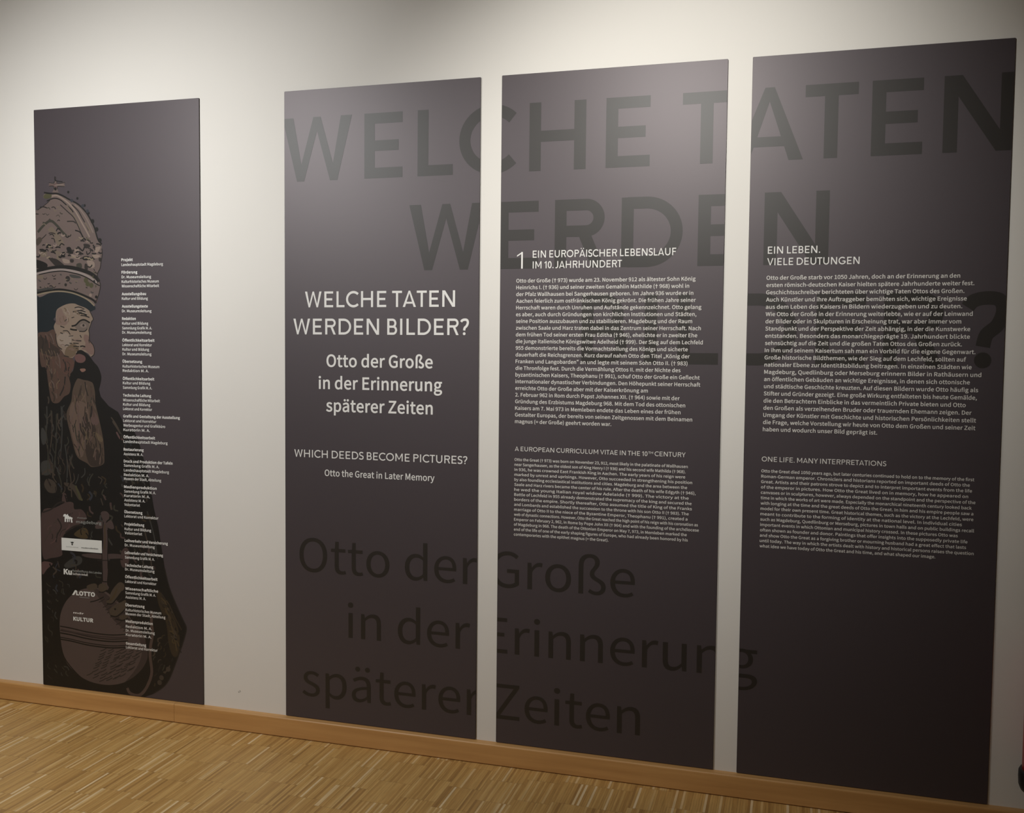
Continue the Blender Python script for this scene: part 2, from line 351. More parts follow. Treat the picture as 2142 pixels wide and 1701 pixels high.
 'g': [505,3,74,246,-224,54,4,48,10,42,16,36,20,28,26,21,28,13,31,4,34,-3,31,-11,27,-17,21,-24,16,-31,11,-38,7,-45,2,-96,0,-34,3,-24,7,-16,11,-8,15,-3,17,4,23,12,19,16,16,35,-13,36,-4,42,4,37,11,33,19,28,25,21,31,13,37,4,42,-3,30,-8,28,-12,23,-16,19,99,0,0,63,-169,0,-30,9,-39,3,-41,-4,-37,-11,-34,-19,-29,-26,-22,-32,-14,-38,-4,-43,5,-42,14,-36,21,-30,23,-23,0,-3,-19,-16,-17,-21,-13,-25,-5,-29,4,-26,9,-22,14,-18,17,-13,0,-5,-30,-23,-23,-27,-14,-29,-4,-31,5,-33,14,-29,22,-24,31,-19,37,-14,43,-8,24,245,209,-27,4,-24,11,-21,17,-16,23,-11,28,-4,33,4,33,10,28,17,23,20,16,25,10,27,4,28,-4,25,-10,21,-16,16,-23,10,-28,4,-33,-4,-33,-10,-28,-17,-23,-21,-17,-25,-11,24,258,-167,-41,2,-35,8,-28,13,-20,17,-13,20,-4,25,3,21,9,21,15,20,22,20,33,-6,30,-1,84,0,35,-2,28,-7,20,-11,12,-18,4,-24,-5,-25,-14,-23,-23,-20,-31,-16,-37,-11],
 'h': [543,1,32,82,0,83,0,0,353,34,32,31,23,32,14,35,5,29,-3,24,-10,17,-18,13,-25,7,-33,2,-41,0,-297,82,0,0,308,-2,44,-7,38,-11,32,-16,27,-21,22,-26,15,-30,9,-36,3,-38,-4,-34,-11,-32,-18,-29,-22,-28,-26,4,100,0,195,-83,0],
 'i': [246,2,4,82,0,83,0,0,486,-83,0,16,124,586,22,4,17,11,11,17,4,23,-4,21,-11,17,-17,11,-22,4,-22,-4,-17,-11,-11,-17,-4,-21,4,-23,11,-17,17,-11],
 'j': [246,2,21,31,-217,38,4,31,11,24,18,19,23,12,30,7,35,3,41,0,541,-82,0,0,-541,-1,-28,-4,-24,-7,-19,-11,-14,-16,-8,-21,-3,-25,3,-21,6,-16,-62,31,-9,16,124,586,21,4,18,11,11,17,4,23,-4,21,-11,17,-18,11,-21,4,-23,-4,-17,-11,-11,-17,-4,-21,4,-23,11,-17,17,-11],
 'k': [494,1,13,82,0,81,0,0,128,91,106,142,-234,89,0,-183,290,162,196,-92,0,-206,-256,-3,0,0,482,-81,0],
 'l': [254,1,17,168,-12,28,3,20,5,-12,62,-10,-1,-7,-1,-11,4,-8,11,-3,20,0,621,-83,0,0,-615,2,-32,7,-27,11,-21,17,-16,22,-9],
 'm': [829,1,56,82,0,83,0,0,353,32,32,31,24,30,13,28,5,29,-3,22,-10,18,-18,12,-25,7,-33,3,-41,0,-297,81,0,0,353,33,32,32,24,29,13,29,5,28,-3,23,-10,17,-18,13,-25,7,-33,2,-41,0,-297,82,0,0,308,-3,44,-6,38,-12,32,-15,27,-21,22,-25,15,-30,9,-35,3,-35,-4,-33,-13,-32,-19,-31,-26,-30,-31,-12,27,-15,23,-20,18,-24,14,-29,9,-34,2,-34,-4,-32,-11,-31,-18,-28,-23,-27,-27,-1,0,-9,71,-67,0],
 'n': [546,1,32,82,0,83,0,0,353,34,32,31,23,32,14,35,5,29,-3,24,-10,17,-18,13,-25,7,-33,2,-41,0,-297,82,0,0,308,-2,44,-7,38,-11,32,-16,27,-21,22,-26,15,-30,9,-36,3,-38,-4,-35,-11,-32,-18,-30,-23,-28,-27,-1,0,-9,71,-67,0],
 'o': [542,2,36,271,-12,39,4,38,10,34,16,32,23,27,29,23,35,17,40,11,46,4,52,-4,51,-11,46,-17,41,-23,35,-27,29,-32,23,-34,17,-38,10,-39,3,-39,-3,-37,-10,-35,-17,-31,-23,-28,-29,-23,-35,-17,-41,-11,-46,-3,-51,3,-52,11,-46,17,-40,23,-35,28,-29,31,-23,35,-16,37,-10,28,271,56,-34,5,-30,13,-26,20,-22,28,-15,35,-10,40,-3,46,3,45,10,41,15,34,22,28,26,21,30,13,34,5,34,-5,31,-13,26,-21,21,-28,16,-34,10,-41,4,-45,-4,-46,-10,-40,-16,-35,-21,-28,-26,-20,-31,-13],
 'p': [555,2,32,82,-205,83,0,0,165,-3,85,33,-25,34,-17,34,-11,33,-4,37,4,35,10,32,17,30,24,26,30,21,36,17,41,10,48,3,53,-3,53,-9,49,-16,42,-21,36,-28,29,-33,21,-39,13,-44,4,-42,-5,-40,-15,-38,-22,-35,-26,-1,0,-9,56,-67,0,23,283,57,-26,3,-29,8,-31,16,-32,23,0,256,34,29,32,21,32,12,31,5,36,-5,30,-12,23,-20,18,-27,12,-33,7,-39,2,-44,-3,-49,-10,-42,-16,-35,-21,-29,-26,-21,-30,-12],
 'q': [555,2,31,390,-205,83,0,0,691,-66,0,-8,-46,-2,0,-32,25,-32,18,-35,12,-40,3,-41,-4,-39,-13,-36,-22,-31,-29,-26,-37,-20,-44,-13,-50,-5,-56,4,-58,11,-51,17,-43,23,-36,29,-29,34,-21,39,-12,44,-5,41,6,39,14,35,22,32,26,-5,-88,23,266,57,-34,4,-30,13,-25,20,-19,27,-15,34,-8,41,-3,47,3,46,11,40,16,34,22,28,26,21,30,13,32,5,30,-3,29,-9,29,-16,30,-23,0,-255,-30,-30,-30,-20,-32,-13],
 'r': [347,1,21,82,0,83,0,0,312,21,44,24,32,25,21,26,12,25,4,26,-2,22,-6,15,71,-24,8,-28,2,-32,-4,-30,-13,-28,-21,-25,-28,-23,-35,-1,0,-9,89,-67,0],
 's': [419,1,67,209,-12,46,4,39,11,33,17,25,23,19,26,11,31,4,32,-5,36,-12,29,-19,24,-24,19,-28,15,-29,13,-31,12,-32,12,-28,13,-24,16,-15,19,-6,24,4,22,10,20,18,15,26,10,33,4,30,-3,28,-9,27,-14,25,-17,39,51,-30,22,-36,17,-41,12,-43,4,-43,-3,-37,-10,-31,-17,-24,-21,-18,-25,-11,-29,-4,-32,5,-33,12,-27,18,-23,23,-18,26,-16,29,-13,29,-11,32,-12,30,-15,25,-17,17,-21,7,-27,-3,-20,-8,-18,-13,-16,-18,-12,-24,-7,-30,-3,-41,4,-37,12,-34,18,-32,24,-39,-55,37,-26,44,-22,49,-14],
 't': [337,1,29,234,-12,47,6,44,12,-16,62,-27,-9,-29,-4,-25,2,-19,9,-14,13,-10,18,-5,23,-2,28,0,272,133,0,0,66,-133,0,0,137,-68,0,-9,-137,-77,-5,0,-61,73,0,0,-270,2,-39,7,-35,12,-30,19,-25,25,-18,32,-11],
 'u': [543,1,33,225,-12,37,4,34,12,32,18,29,25,28,29,3,0,6,-76,68,0,0,486,-82,0,0,-345,-26,-30,-26,-23,-25,-16,-26,-10,-28,-3,-29,3,-24,10,-17,18,-12,24,-7,33,-2,41,0,298,-83,0,0,-308,2,-44,7,-38,11,-33,16,-26,21,-21,26,-15,31,-10],
 'v': [466,1,10,187,0,96,0,172,486,-81,0,-92,-277,-45,-143,-4,0,-45,143,-91,277,-85,0],
 'w': [718,1,25,159,0,95,0,69,260,17,70,16,72,5,0,16,-71,17,-69,70,-262,99,0,131,486,-78,0,-71,-281,-30,-135,-4,0,-34,135,-76,281,-80,0,-76,-281,-17,-68,-15,-67,-4,0,-29,135,-73,281,-83,0],
 'x': [446,1,21,13,0,86,0,66,114,24,44,25,42,4,0,28,-42,25,-44,72,-114,89,0,-160,245,148,241,-85,0,-60,-107,-43,-81,-5,0,-24,41,-23,40,-65,107,-89,0,148,-233],
 'y': [466,1,28,90,-209,39,4,34,12,29,20,25,26,21,31,18,36,16,39,183,527,-80,0,-88,-269,-39,-138,-5,0,-24,70,-24,68,-98,269,-85,0,195,-487,-11,-37,-14,-34,-18,-28,-21,-23,-26,-14,-30,-5,-20,2,-18,6,-16,-66,26,-7],
 'z': [425,1,10,31,0,368,0,0,66,-265,0,257,376,0,44,-332,0,0,-66,228,0,-256,-376],
 'ä': [504,4,47,194,-12,44,6,42,15,39,22,36,27,3,0,7,-58,67,0,0,299,-2,43,-7,39,-13,34,-17,29,-23,23,-29,17,-36,11,-41,3,-57,-5,-51,-16,-45,-20,-38,-22,32,-56,31,19,35,16,38,12,42,4,30,-3,24,-10,18,-15,13,-20,9,-22,4,-26,2,-26,-72,-10,-62,-13,-51,-17,-42,-20,-31,-24,-23,-28,-13,-33,-4,-37,3,-35,11,-30,16,-26,21,-20,27,-15,30,-9,18,217,55,-23,1,-20,6,-18,10,-13,15,-8,20,-3,25,3,25,11,23,20,20,30,17,40,15,51,12,64,9,0,-135,-34,-28,-33,-19,-33,-12,16,171,588,20,4,16,10,10,16,4,19,-4,20,-10,15,-16,11,-20,3,-20,-3,-15,-11,-11,-15,-3,-20,3,-19,11,-16,15,-10,16,363,588,20,4,16,10,11,16,3,19,-3,20,-11,15,-16,11,-20,3,-20,-3,-15,-11,-11,-15,-4,-20,4,-19,11,-16,15,-10],
 'ö': [542,4,36,271,-12,39,4,38,10,34,16,32,23,27,29,23,35,17,40,11,46,4,52,-4,51,-11,46,-17,41,-23,35,-27,29,-32,23,-34,17,-38,10,-39,3,-39,-3,-37,-10,-35,-17,-31,-23,-28,-29,-23,-35,-17,-41,-11,-46,-3,-51,3,-52,11,-46,17,-40,23,-35,28,-29,31,-23,35,-16,37,-10,28,271,56,-34,5,-30,13,-26,20,-22,28,-15,35,-10,40,-3,46,3,45,10,41,15,34,22,28,26,21,30,13,34,5,34,-5,31,-13,26,-21,21,-28,16,-34,10,-41,4,-45,-4,-46,-10,-40,-16,-35,-21,-28,-26,-20,-31,-13,16,175,588,20,4,15,10,11,16,4,19,-4,20,-11,15,-15,11,-20,3,-20,-3,-15,-11,-10,-15,-4,-20,4,-19,10,-16,15,-10,16,367,588,20,4,15,10,10,16,4,19,-4,20,-10,15,-15,11,-20,3,-20,-3,-15,-11,-11,-15,-3,-20,3,-19,11,-16,15,-10],
 'ü': [543,3,33,225,-12,37,4,34,12,32,18,29,25,28,29,3,0,6,-76,68,0,0,486,-82,0,0,-345,-26,-30,-26,-23,-25,-16,-26,-10,-28,-3,-29,3,-24,10,-17,18,-12,24,-7,33,-2,41,0,298,-83,0,0,-308,2,-44,7,-38,11,-33,16,-26,21,-21,26,-15,31,-10,16,175,588,19,4,16,10,11,16,4,19,-4,20,-11,15,-16,11,-19,3,-20,-3,-15,-11,-11,-15,-4,-20,4,-19,11,-16,15,-10,16,367,588,20,4,16,10,10,16,4,19,-4,20,-10,15,-16,11,-20,3,-19,-3,-16,-11,-11,-15,-3,-20,3,-19,11,-16,16,-10],
 'ß': [575,1,78,388,-12,39,4,35,11,29,17,24,23,17,27,11,32,4,34,-7,48,-18,37,-26,27,-32,22,-32,18,-32,17,-26,18,-18,23,-7,28,7,32,17,29,22,28,22,32,17,36,6,45,-3,34,-11,30,-17,27,-23,23,-30,17,-37,11,-42,4,-44,-4,-39,-10,-33,-18,-28,-24,-22,-30,-16,-35,-9,-41,-4,-45,0,-515,81,0,0,500,2,42,8,35,12,28,17,22,21,16,25,10,29,3,29,-4,24,-12,17,-19,10,-24,4,-29,-10,-45,-22,-37,-26,-35,-22,-38,-9,-48,9,-45,22,-34,32,-26,36,-20,36,-20,32,-22,22,-28,9,-38,-4,-24,-10,-22,-17,-18,-24,-12,-31,-4,-36,4,-35,15,-35,24,-32,-57,31,-21,34,-16,37,-9],
 'Ä': [544,4,16,167,716,20,3,16,10,11,16,3,20,-3,19,-11,16,-16,10,-20,4,-18,-4,-15,-10,-10,-16,-4,-19,4,-20,10,-16,15,-10,16,374,716,19,3,16,10,10,16,3,20,-3,19,-10,16,-16,10,-19,4,-20,-4,-15,-10,-10,-16,-4,-19,4,-20,10,-16,15,-10,8,4,0,83,0,63,200,240,0,63,-200,88,0,-223,656,-92,0,8,171,266,32,101,34,110,31,112,4,0,32,-112,34,-110,32,-101],
 'Ö': [664,4,40,332,-12,48,4,44,12,41,18,37,26,32,32,27,39,22,45,16,50,10,56,3,60,-3,61,-10,55,-16,50,-22,44,-27,38,-32,31,-37,26,-41,18,-44,11,-48,4,-48,-4,-44,-11,-41,-18,-37,-26,-32,-31,-27,-38,-22,-44,-16,-50,-10,-55,-3,-61,3,-60,10,-56,16,-50,22,-45,27,-39,32,-32,37,-26,41,-18,44,-12,32,332,61,-42,5,-38,14,-34,23,-28,31,-22,39,-17,46,-11,53,-3,58,3,59,11,52,17,45,22,38,28,31,34,22,38,13,42,5,42,-5,38,-13,34,-22,28,-31,23,-38,16,-45,11,-52,3,-59,-3,-58,-11,-53,-16,-46,-23,-39,-28,-31,-34,-23,-38,-14,16,229,716,20,3,15,10,11,16,3,20,-3,19,-11,16,-15,10,-20,4,-19,-4,-15,-10,-11,-16,-3,-19,3,-20,11,-16,15,-10,16,435,716,20,3,15,10,10,16,3,20,-3,19,-10,16,-15,10,-20,4,-20,-4,-15,-10,-11,-16,-3,-19,3,-20,11,-16,15,-10],
 'Ü': [645,3,42,323,-12,39,3,37,6,34,13,31,17,27,23,23,30,19,37,14,43,8,51,3,59,0,386,-79,0,0,-388,-3,-54,-9,-44,-15,-36,-19,-28,-23,-21,-26,-14,-29,-8,-32,-2,-31,2,-29,8,-26,14,-23,21,-18,28,-14,36,-9,44,-3,54,0,388,-82,0,0,-386,3,-59,8,-51,14,-43,19,-37,23,-30,27,-23,31,-17,34,-13,37,-6,16,219,716,20,3,16,10,10,16,3,20,-3,19,-10,16,-16,10,-20,4,-19,-4,-15,-10,-10,-16,-4,-19,4,-20,10,-16,15,-10,16,425,716,19,3,16,10,10,16,3,20,-3,19,-10,16,-16,10,-19,4,-20,-4,-15,-10,-10,-16,-4,-19,4,-20,10,-16,15,-10],
 '0': [497,2,36,249,-12,40,5,36,12,32,21,28,30,24,37,19,47,13,55,9,63,3,72,-3,72,-9,62,-13,55,-19,45,-24,38,-28,29,-32,20,-36,13,-40,4,-40,-4,-36,-13,-33,-20,-28,-29,-23,-38,-19,-45,-14,-55,-8,-62,-3,-72,3,-72,8,-63,14,-55,19,-47,23,-37,28,-30,33,-21,36,-12,32,249,55,-27,4,-24,12,-21,20,-19,29,-14,38,-11,48,-7,57,-2,67,2,67,7,57,11,47,14,38,19,28,21,20,24,12,27,4,27,-4,24,-12,21,-20,18,-28,15,-38,11,-47,7,-57,2,-67,-2,-67,-7,-57,-11,-48,-15,-38,-18,-29,-21,-20,-24,-12],
 '1': [497,1,13,79,0,360,0,0,68,-132,0,0,588,-63,0,-38,-19,-45,-15,-53,-13,0,-51,118,0,0,-490,-147,0],
 '2': [497,1,46,39,0,413,0,0,71,-182,0,-53,-2,-54,-5,63,62,55,61,48,59,39,58,28,58,18,57,7,56,-4,42,-10,37,-16,33,-22,28,-28,22,-33,17,-37,10,-42,4,-47,-5,-42,-12,-37,-20,-35,-27,-32,-32,47,-47,23,25,26,21,27,16,29,11,31,3,33,-3,27,-9,22,-15,17,-20,12,-24,8,-28,2,-30,-6,-50,-18,-52,-29,-56,-43,-59,-55,-64,-68,-69,-82,-74],
 '3': [497,1,80,235,-12,43,4,40,9,36,16,31,21,26,27,19,32,12,37,5,41,-4,37,-10,33,-17,28,-21,24,-26,19,-29,15,-32,11,0,4,33,15,28,19,23,24,18,29,10,33,4,38,-3,37,-11,32,-17,28,-23,24,-28,18,-33,14,-36,8,-40,3,-43,-4,-40,-11,-36,-16,-33,-22,-31,-25,44,-52,30,26,32,20,36,13,38,4,32,-3,27,-10,22,-15,17,-21,10,-25,3,-29,-3,-30,-9,-26,-17,-23,-24,-20,-33,-14,-43,-9,-53,-4,0,-62,53,-3,43,-7,36,-11,27,-15,21,-19,14,-23,8,-25,2,-29,-4,-35,-13,-30,-20,-24,-26,-18,-33,-11,-37,-4,-42,4,-36,12,-32,16,-27,21,-25,23,-42,-53,23,-23,28,-22,32,-18,36,-15,42,-9],
 '4': [497,2,11,304,0,77,0,0,181,88,0,0,65,-88,0,0,410,-90,0,-273,-422,0,-53,286,0,8,304,246,-201,0,149,224,28,49,25,48,4,0,-3,-60,-2,-60],
 '5': [497,1,54,234,-12,41,4,39,11,37,19,32,25,27,32,21,38,14,45,4,51,-4,51,-11,43,-19,36,-24,29,-29,22,-34,16,-37,9,-40,3,-36,-3,-32,-9,-30,-14,17,190,247,0,0,70,-319,0,-21,-306,44,-28,27,17,25,12,27,7,30,3,33,-4,30,-10,25,-16,20,-22,15,-27,10,-33,3,-38,-4,-39,-10,-33,-16,-29,-22,-23,-26,-17,-29,-10,-33,-4,-42,4,-37,11,-31,16,-27,20,-24,22,-41,-54,29,-26,35,-23,41,-20,48,-13],
 '6': [497,2,58,269,-12,38,4,35,12,32,18,28,25,23,31,18,36,11,42,4,45,-3,49,-10,42,-15,35,-21,29,-27,22,-31,16,-36,10,-39,3,-39,-5,-40,-16,-37,-24,-33,-34,4,63,8,54,13,44,17,37,20,28,24,21,25,15,29,8,29,3,30,-4,28,-10,25,-16,21,-21,47,51,-24,22,-27,18,-30,14,-35,9,-38,4,-38,-3,-36,-10,-35,-15,-32,-23,-28,-30,-25,-38,-21,-46,-15,-54,-10,-63,-3,-73,4,-68,9,-60,16,-52,21,-44,26,-36,31,-29,34,-20,38,-12,25,129,263,26,32,28,24,27,16,27,9,25,2,32,-3,26,-10,22,-16,17,-21,12,-27,7,-32,2,-36,-4,-42,-10,-36,-18,-29,-22,-23,-27,-13,-30,-5,-33,4,-29,14,-25,22,-20,30,-16,39,-11,47],
 '7': [497,1,20,177,0,85,0,5,92,8,83,12,78,18,73,24,70,32,69,42,70,52,72,0,49,-411,0,0,-70,318,0,-50,-76,-41,-75,-32,-76,-25,-80,-18,-85,-12,-93],
 '8': [497,3,52,251,-12,50,5,44,12,38,20,30,26,23,31,15,36,5,40,-5,41,-11,36,-18,30,-23,26,-26,21,-28,18,0,5,24,21,24,28,20,32,14,37,5,40,-4,42,-12,37,-19,32,-27,26,-33,19,-39,13,-46,4,-42,-4,-38,-12,-33,-18,-28,-25,-21,-31,-13,-36,-5,-41,5,-39,13,-34,19,-30,25,-26,27,-22,0,-3,-30,-19,-28,-23,-24,-28,-20,-33,-13,-37,-5,-42,5,-42,15,-37,24,-32,32,-27,39,-20,45,-12,22,295,356,-38,16,-35,18,-30,20,-24,24,-16,30,-5,35,3,30,10,26,16,21,21,16,26,10,28,3,33,-4,27,-12,22,-18,16,-23,10,-28,3,-31,-4,-36,-13,-34,-21,-32,24,251,49,-37,4,-33,12,-28,18,-21,25,-14,29,-4,33,4,36,12,34,19,30,25,26,30,23,39,-16,36,-17,32,-18,28,-20,21,-24,13,-29,5,-35,-4,-31,-12,-27,-19,-22,-25,-17,-31,-10],
 '9': [497,2,57,210,-12,37,3,35,10,34,17,31,23,28,32,25,39,20,48,15,56,10,65,3,75,-3,66,-10,58,-16,50,-21,42,-27,34,-30,27,-35,19,-38,12,-41,4,-37,-4,-35,-12,-32,-18,-28,-25,-23,-31,-18,-36,-11,-41,-4,-46,4,-48,9,-42,16,-35,21,-29,26,-23,31,-16,35,-10,39,-3,41,5,40,16,37,26,33,32,-5,-70,-11,-58,-16,-47,-20,-37,-24,-27,-27,-19,-29,-10,-31,-4,-32,4,-29,10,-27,15,-23,21,-45,-51,24,-21,27,-19,31,-14,36,-9,25,371,397,-27,-33,-28,-25,-28,-17,-28,-9,-26,-3,-31,3,-27,10,-21,16,-17,22,-12,27,-7,31,-3,36,4,42,11,37,17,29,23,22,27,14,30,5,34,-4,29,-13,25,-22,21,-30,16,-38,11,-46],
 '.': [249,1,18,124,-12,23,5,19,12,13,20,4,25,-3,21,-8,17,-13,14,-16,8,-19,3,-18,-3,-17,-8,-12,-14,-9,-17,-3,-21,5,-25,12,-20,19,-12],
 ',': [249,1,28,67,-170,38,20,32,24,26,30,19,34,12,38,4,41,-3,33,-9,27,-14,19,-19,13,-24,4,-19,-3,-17,-7,-14,-12,-9,-16,-3,-20,3,-19,9,-16,13,-12,16,-7,19,-3,10,1,-4,-31,-12,-28,-18,-24,-25,-21,-31,-17],
 '-': [311,1,4,41,219,229,0,0,63,-229,0],
 '(': [302,1,26,214,-175,50,22,-35,65,-29,69,-22,72,-15,74,-10,75,-3,76,3,76,10,75,15,73,22,72,29,69,35,66,-50,23,-38,-68,-33,-70,-26,-73,-19,-77,-12,-80,-4,-86,4,-85,12,-81,19,-77,26,-73,33,-70],
 ')': [302,1,26,89,-175,38,67,32,70,26,73,19,77,12,81,4,85,-4,86,-12,80,-19,77,-26,73,-32,70,-38,68,-51,-23,35,-66,29,-69,22,-72,16,-73,10,-75,3,-76,-3,-76,-10,-75,-16,-74,-22,-72,-29,-69,-35,-65],
 '†': [895,1,12,480,467,6,217,-77,0,6,-217,-181,5,0,-68,181,5,-6,-459,77,0,-6,459,181,-5,0,68],
 '„': [424,2,26,86,-145,32,22,26,24,21,28,15,31,9,34,3,38,-2,32,-8,24,-13,19,-18,11,-21,4,-22,-4,-16,-10,-11,-18,-4,-23,4,-21,12,-16,17,-10,20,-3,8,1,-4,-32,-9,-27,-15,-24,-21,-21,-26,-20,26,261,-145,32,22,27,24,20,28,16,31,9,34,3,38,-3,32,-8,24,-13,19,-17,11,-22,4,-21,-4,-17,-10,-11,-18,-4,-23,5,-21,11,-16,17,-10,20,-3,9,1,-3,-32,-10,-27,-15,-24,-21,-21,-27,-20],
 '“': [895,2,27,689,724,-19,34,-28,-16,-26,-21,-23,-27,-18,-30,-12,-35,-5,-38,4,-28,10,-24,16,-18,19,-11,22,-4,22,3,17,9,12,13,8,16,2,17,-4,22,-11,19,-18,12,-22,4,-15,-2,-11,-5,6,30,16,31,25,27,27,861,724,-19,34,-28,-16,-26,-21,-23,-27,-18,-30,-12,-35,-5,-38,4,-28,10,-24,15,-18,20,-11,22,-4,22,3,17,9,12,13,7,16,3,17,-4,22,-12,19,-17,12,-24,4,-13,-2,-11,-5,6,30,16,31,25,27],
 '"': [424,2,6,98,432,51,0,16,167,1,91,-85,0,1,-91,6,275,432,49,0,17,167,2,91,-87,0,2,-91],
 "'": [249,1,6,98,432,51,0,16,167,1,91,-85,0,1,-91],
 ':': [249,2,18,124,349,19,3,16,8,13,13,8,18,3,21,-4,25,-13,20,-19,13,-23,4,-23,-4,-19,-13,-12,-20,-5,-25,3,-21,9,-18,12,-13,17,-8,18,124,-12,23,5,19,12,13,20,4,25,-3,21,-8,17,-13,14,-16,8,-19,3,-18,-3,-17,-8,-12,-14,-9,-17,-3,-21,5,-25,12,-20,19,-12],
 '=': [497,2,4,34,407,430,0,0,61,-430,0,4,34,192,430,0,0,61,-430,0],
 '/': [351,1,4,10,-160,60,0,267,871,-59,0],
 '&': [609,3,59,232,-12,44,4,41,10,38,15,34,21,32,26,52,-34,51,-25,48,-17,21,68,-38,14,-41,21,-43,28,36,53,31,57,26,61,21,64,-76,0,-24,-72,-31,-65,-37,-57,-61,56,-57,62,-48,67,36,26,34,28,31,30,24,33,16,36,6,41,-4,36,-11,31,-19,26,-25,19,-32,12,-38,5,-36,-4,-33,-12,-28,-18,-22,-23,-17,-29,-10,-32,-4,-36,5,-49,15,-52,23,-53,-33,-24,-31,-26,-26,-29,-21,-33,-14,-36,-5,-42,4,-38,11,-35,17,-31,24,-26,29,-22,34,-16,38,-10,18,367,106,-29,-21,-31,-17,-32,-11,-33,-3,-35,4,-32,11,-26,18,-20,24,-13,29,-4,35,4,29,12,27,18,25,23,24,26,22,51,-69,58,-66,18,220,398,-17,40,-10,39,-4,38,3,30,11,27,17,20,23,14,27,4,24,-4,17,-10,12,-17,7,-20,2,-22,-6,-33,-16,-29,-25,-27,-30,-25],
 ' ': [200,0],
}

def decode(s):
    k, cs = 2, []
    for _ in range(s[1]):
        n = s[k]; k += 1; c = []; x = y = 0
        for _ in range(n):
            x += s[k]; y += s[k + 1]; k += 2; c.append((x / 656.0, y / 656.0))
        cs.append(c)
    return s[0] / 656.0, cs

def embolden(c, d, s):
    n = len(c); out = []
    for i in range(n):
        p, q, r = c[i - 1], c[i], c[(i + 1) % n]
        e1 = (q[0] - p[0], q[1] - p[1]); e2 = (r[0] - q[0], r[1] - q[1])
        k1 = math.hypot(*e1) or 1e-9; k2 = math.hypot(*e2) or 1e-9
        n1 = (e1[1] / k1, -e1[0] / k1); n2 = (e2[1] / k2, -e2[0] / k2)
        mx, my = n1[0] + n2[0], n1[1] + n2[1]; k = mx * mx + my * my
        if k < 0.5: mx, my, k = n1[0] * 2, n1[1] * 2, 4
        out.append((q[0] + s * d * 2 * mx / k, q[1] + s * d * 2 * my / k))
    return out

_cache = {}
def text_glyph(ch, bold):
    key = ('t', ch, bold)
    if key not in _cache:
        adv, cs = decode(GLYPH[ch])
        if ch in '†„“':                       # full-width forms: close them up
            xs = [x for c in cs for x, y in c]; lo, hi = min(xs), max(xs)
            cs = [[(x - lo + 0.08, y) for x, y in c] for c in cs]; adv = hi - lo + 0.16
        if bold and cs:
            s = 1 if max((area(c) for c in cs), key=abs) > 0 else -1
            cs = [embolden(c, bold, s) for c in cs]; adv += bold
        V, T = fill(cs)
        _cache[key] = (adv, V, T)
    return _cache[key]

# ------------------------------------------------------------------ lettering: geometric capitals, drawn by strokes of weight w
def arc(cx, cy, rx, ry, a0, a1, n=28):
    return [(cx + rx * math.cos(math.radians(a0 + (a1 - a0) * i / n)), cy + ry * math.sin(math.radians(a0 + (a1 - a0) * i / n))) for i in range(n + 1)]

def rect(x0, y0, x1, y1): return [(x0, y0), (x1, y0), (x1, y1), (x0, y1)]
def diag(x0, y0, h0, x1, y1, h1): return ccw([(x0 - h0, y0), (x0 + h0, y0), (x1 + h1, y1), (x1 - h1, y1)])

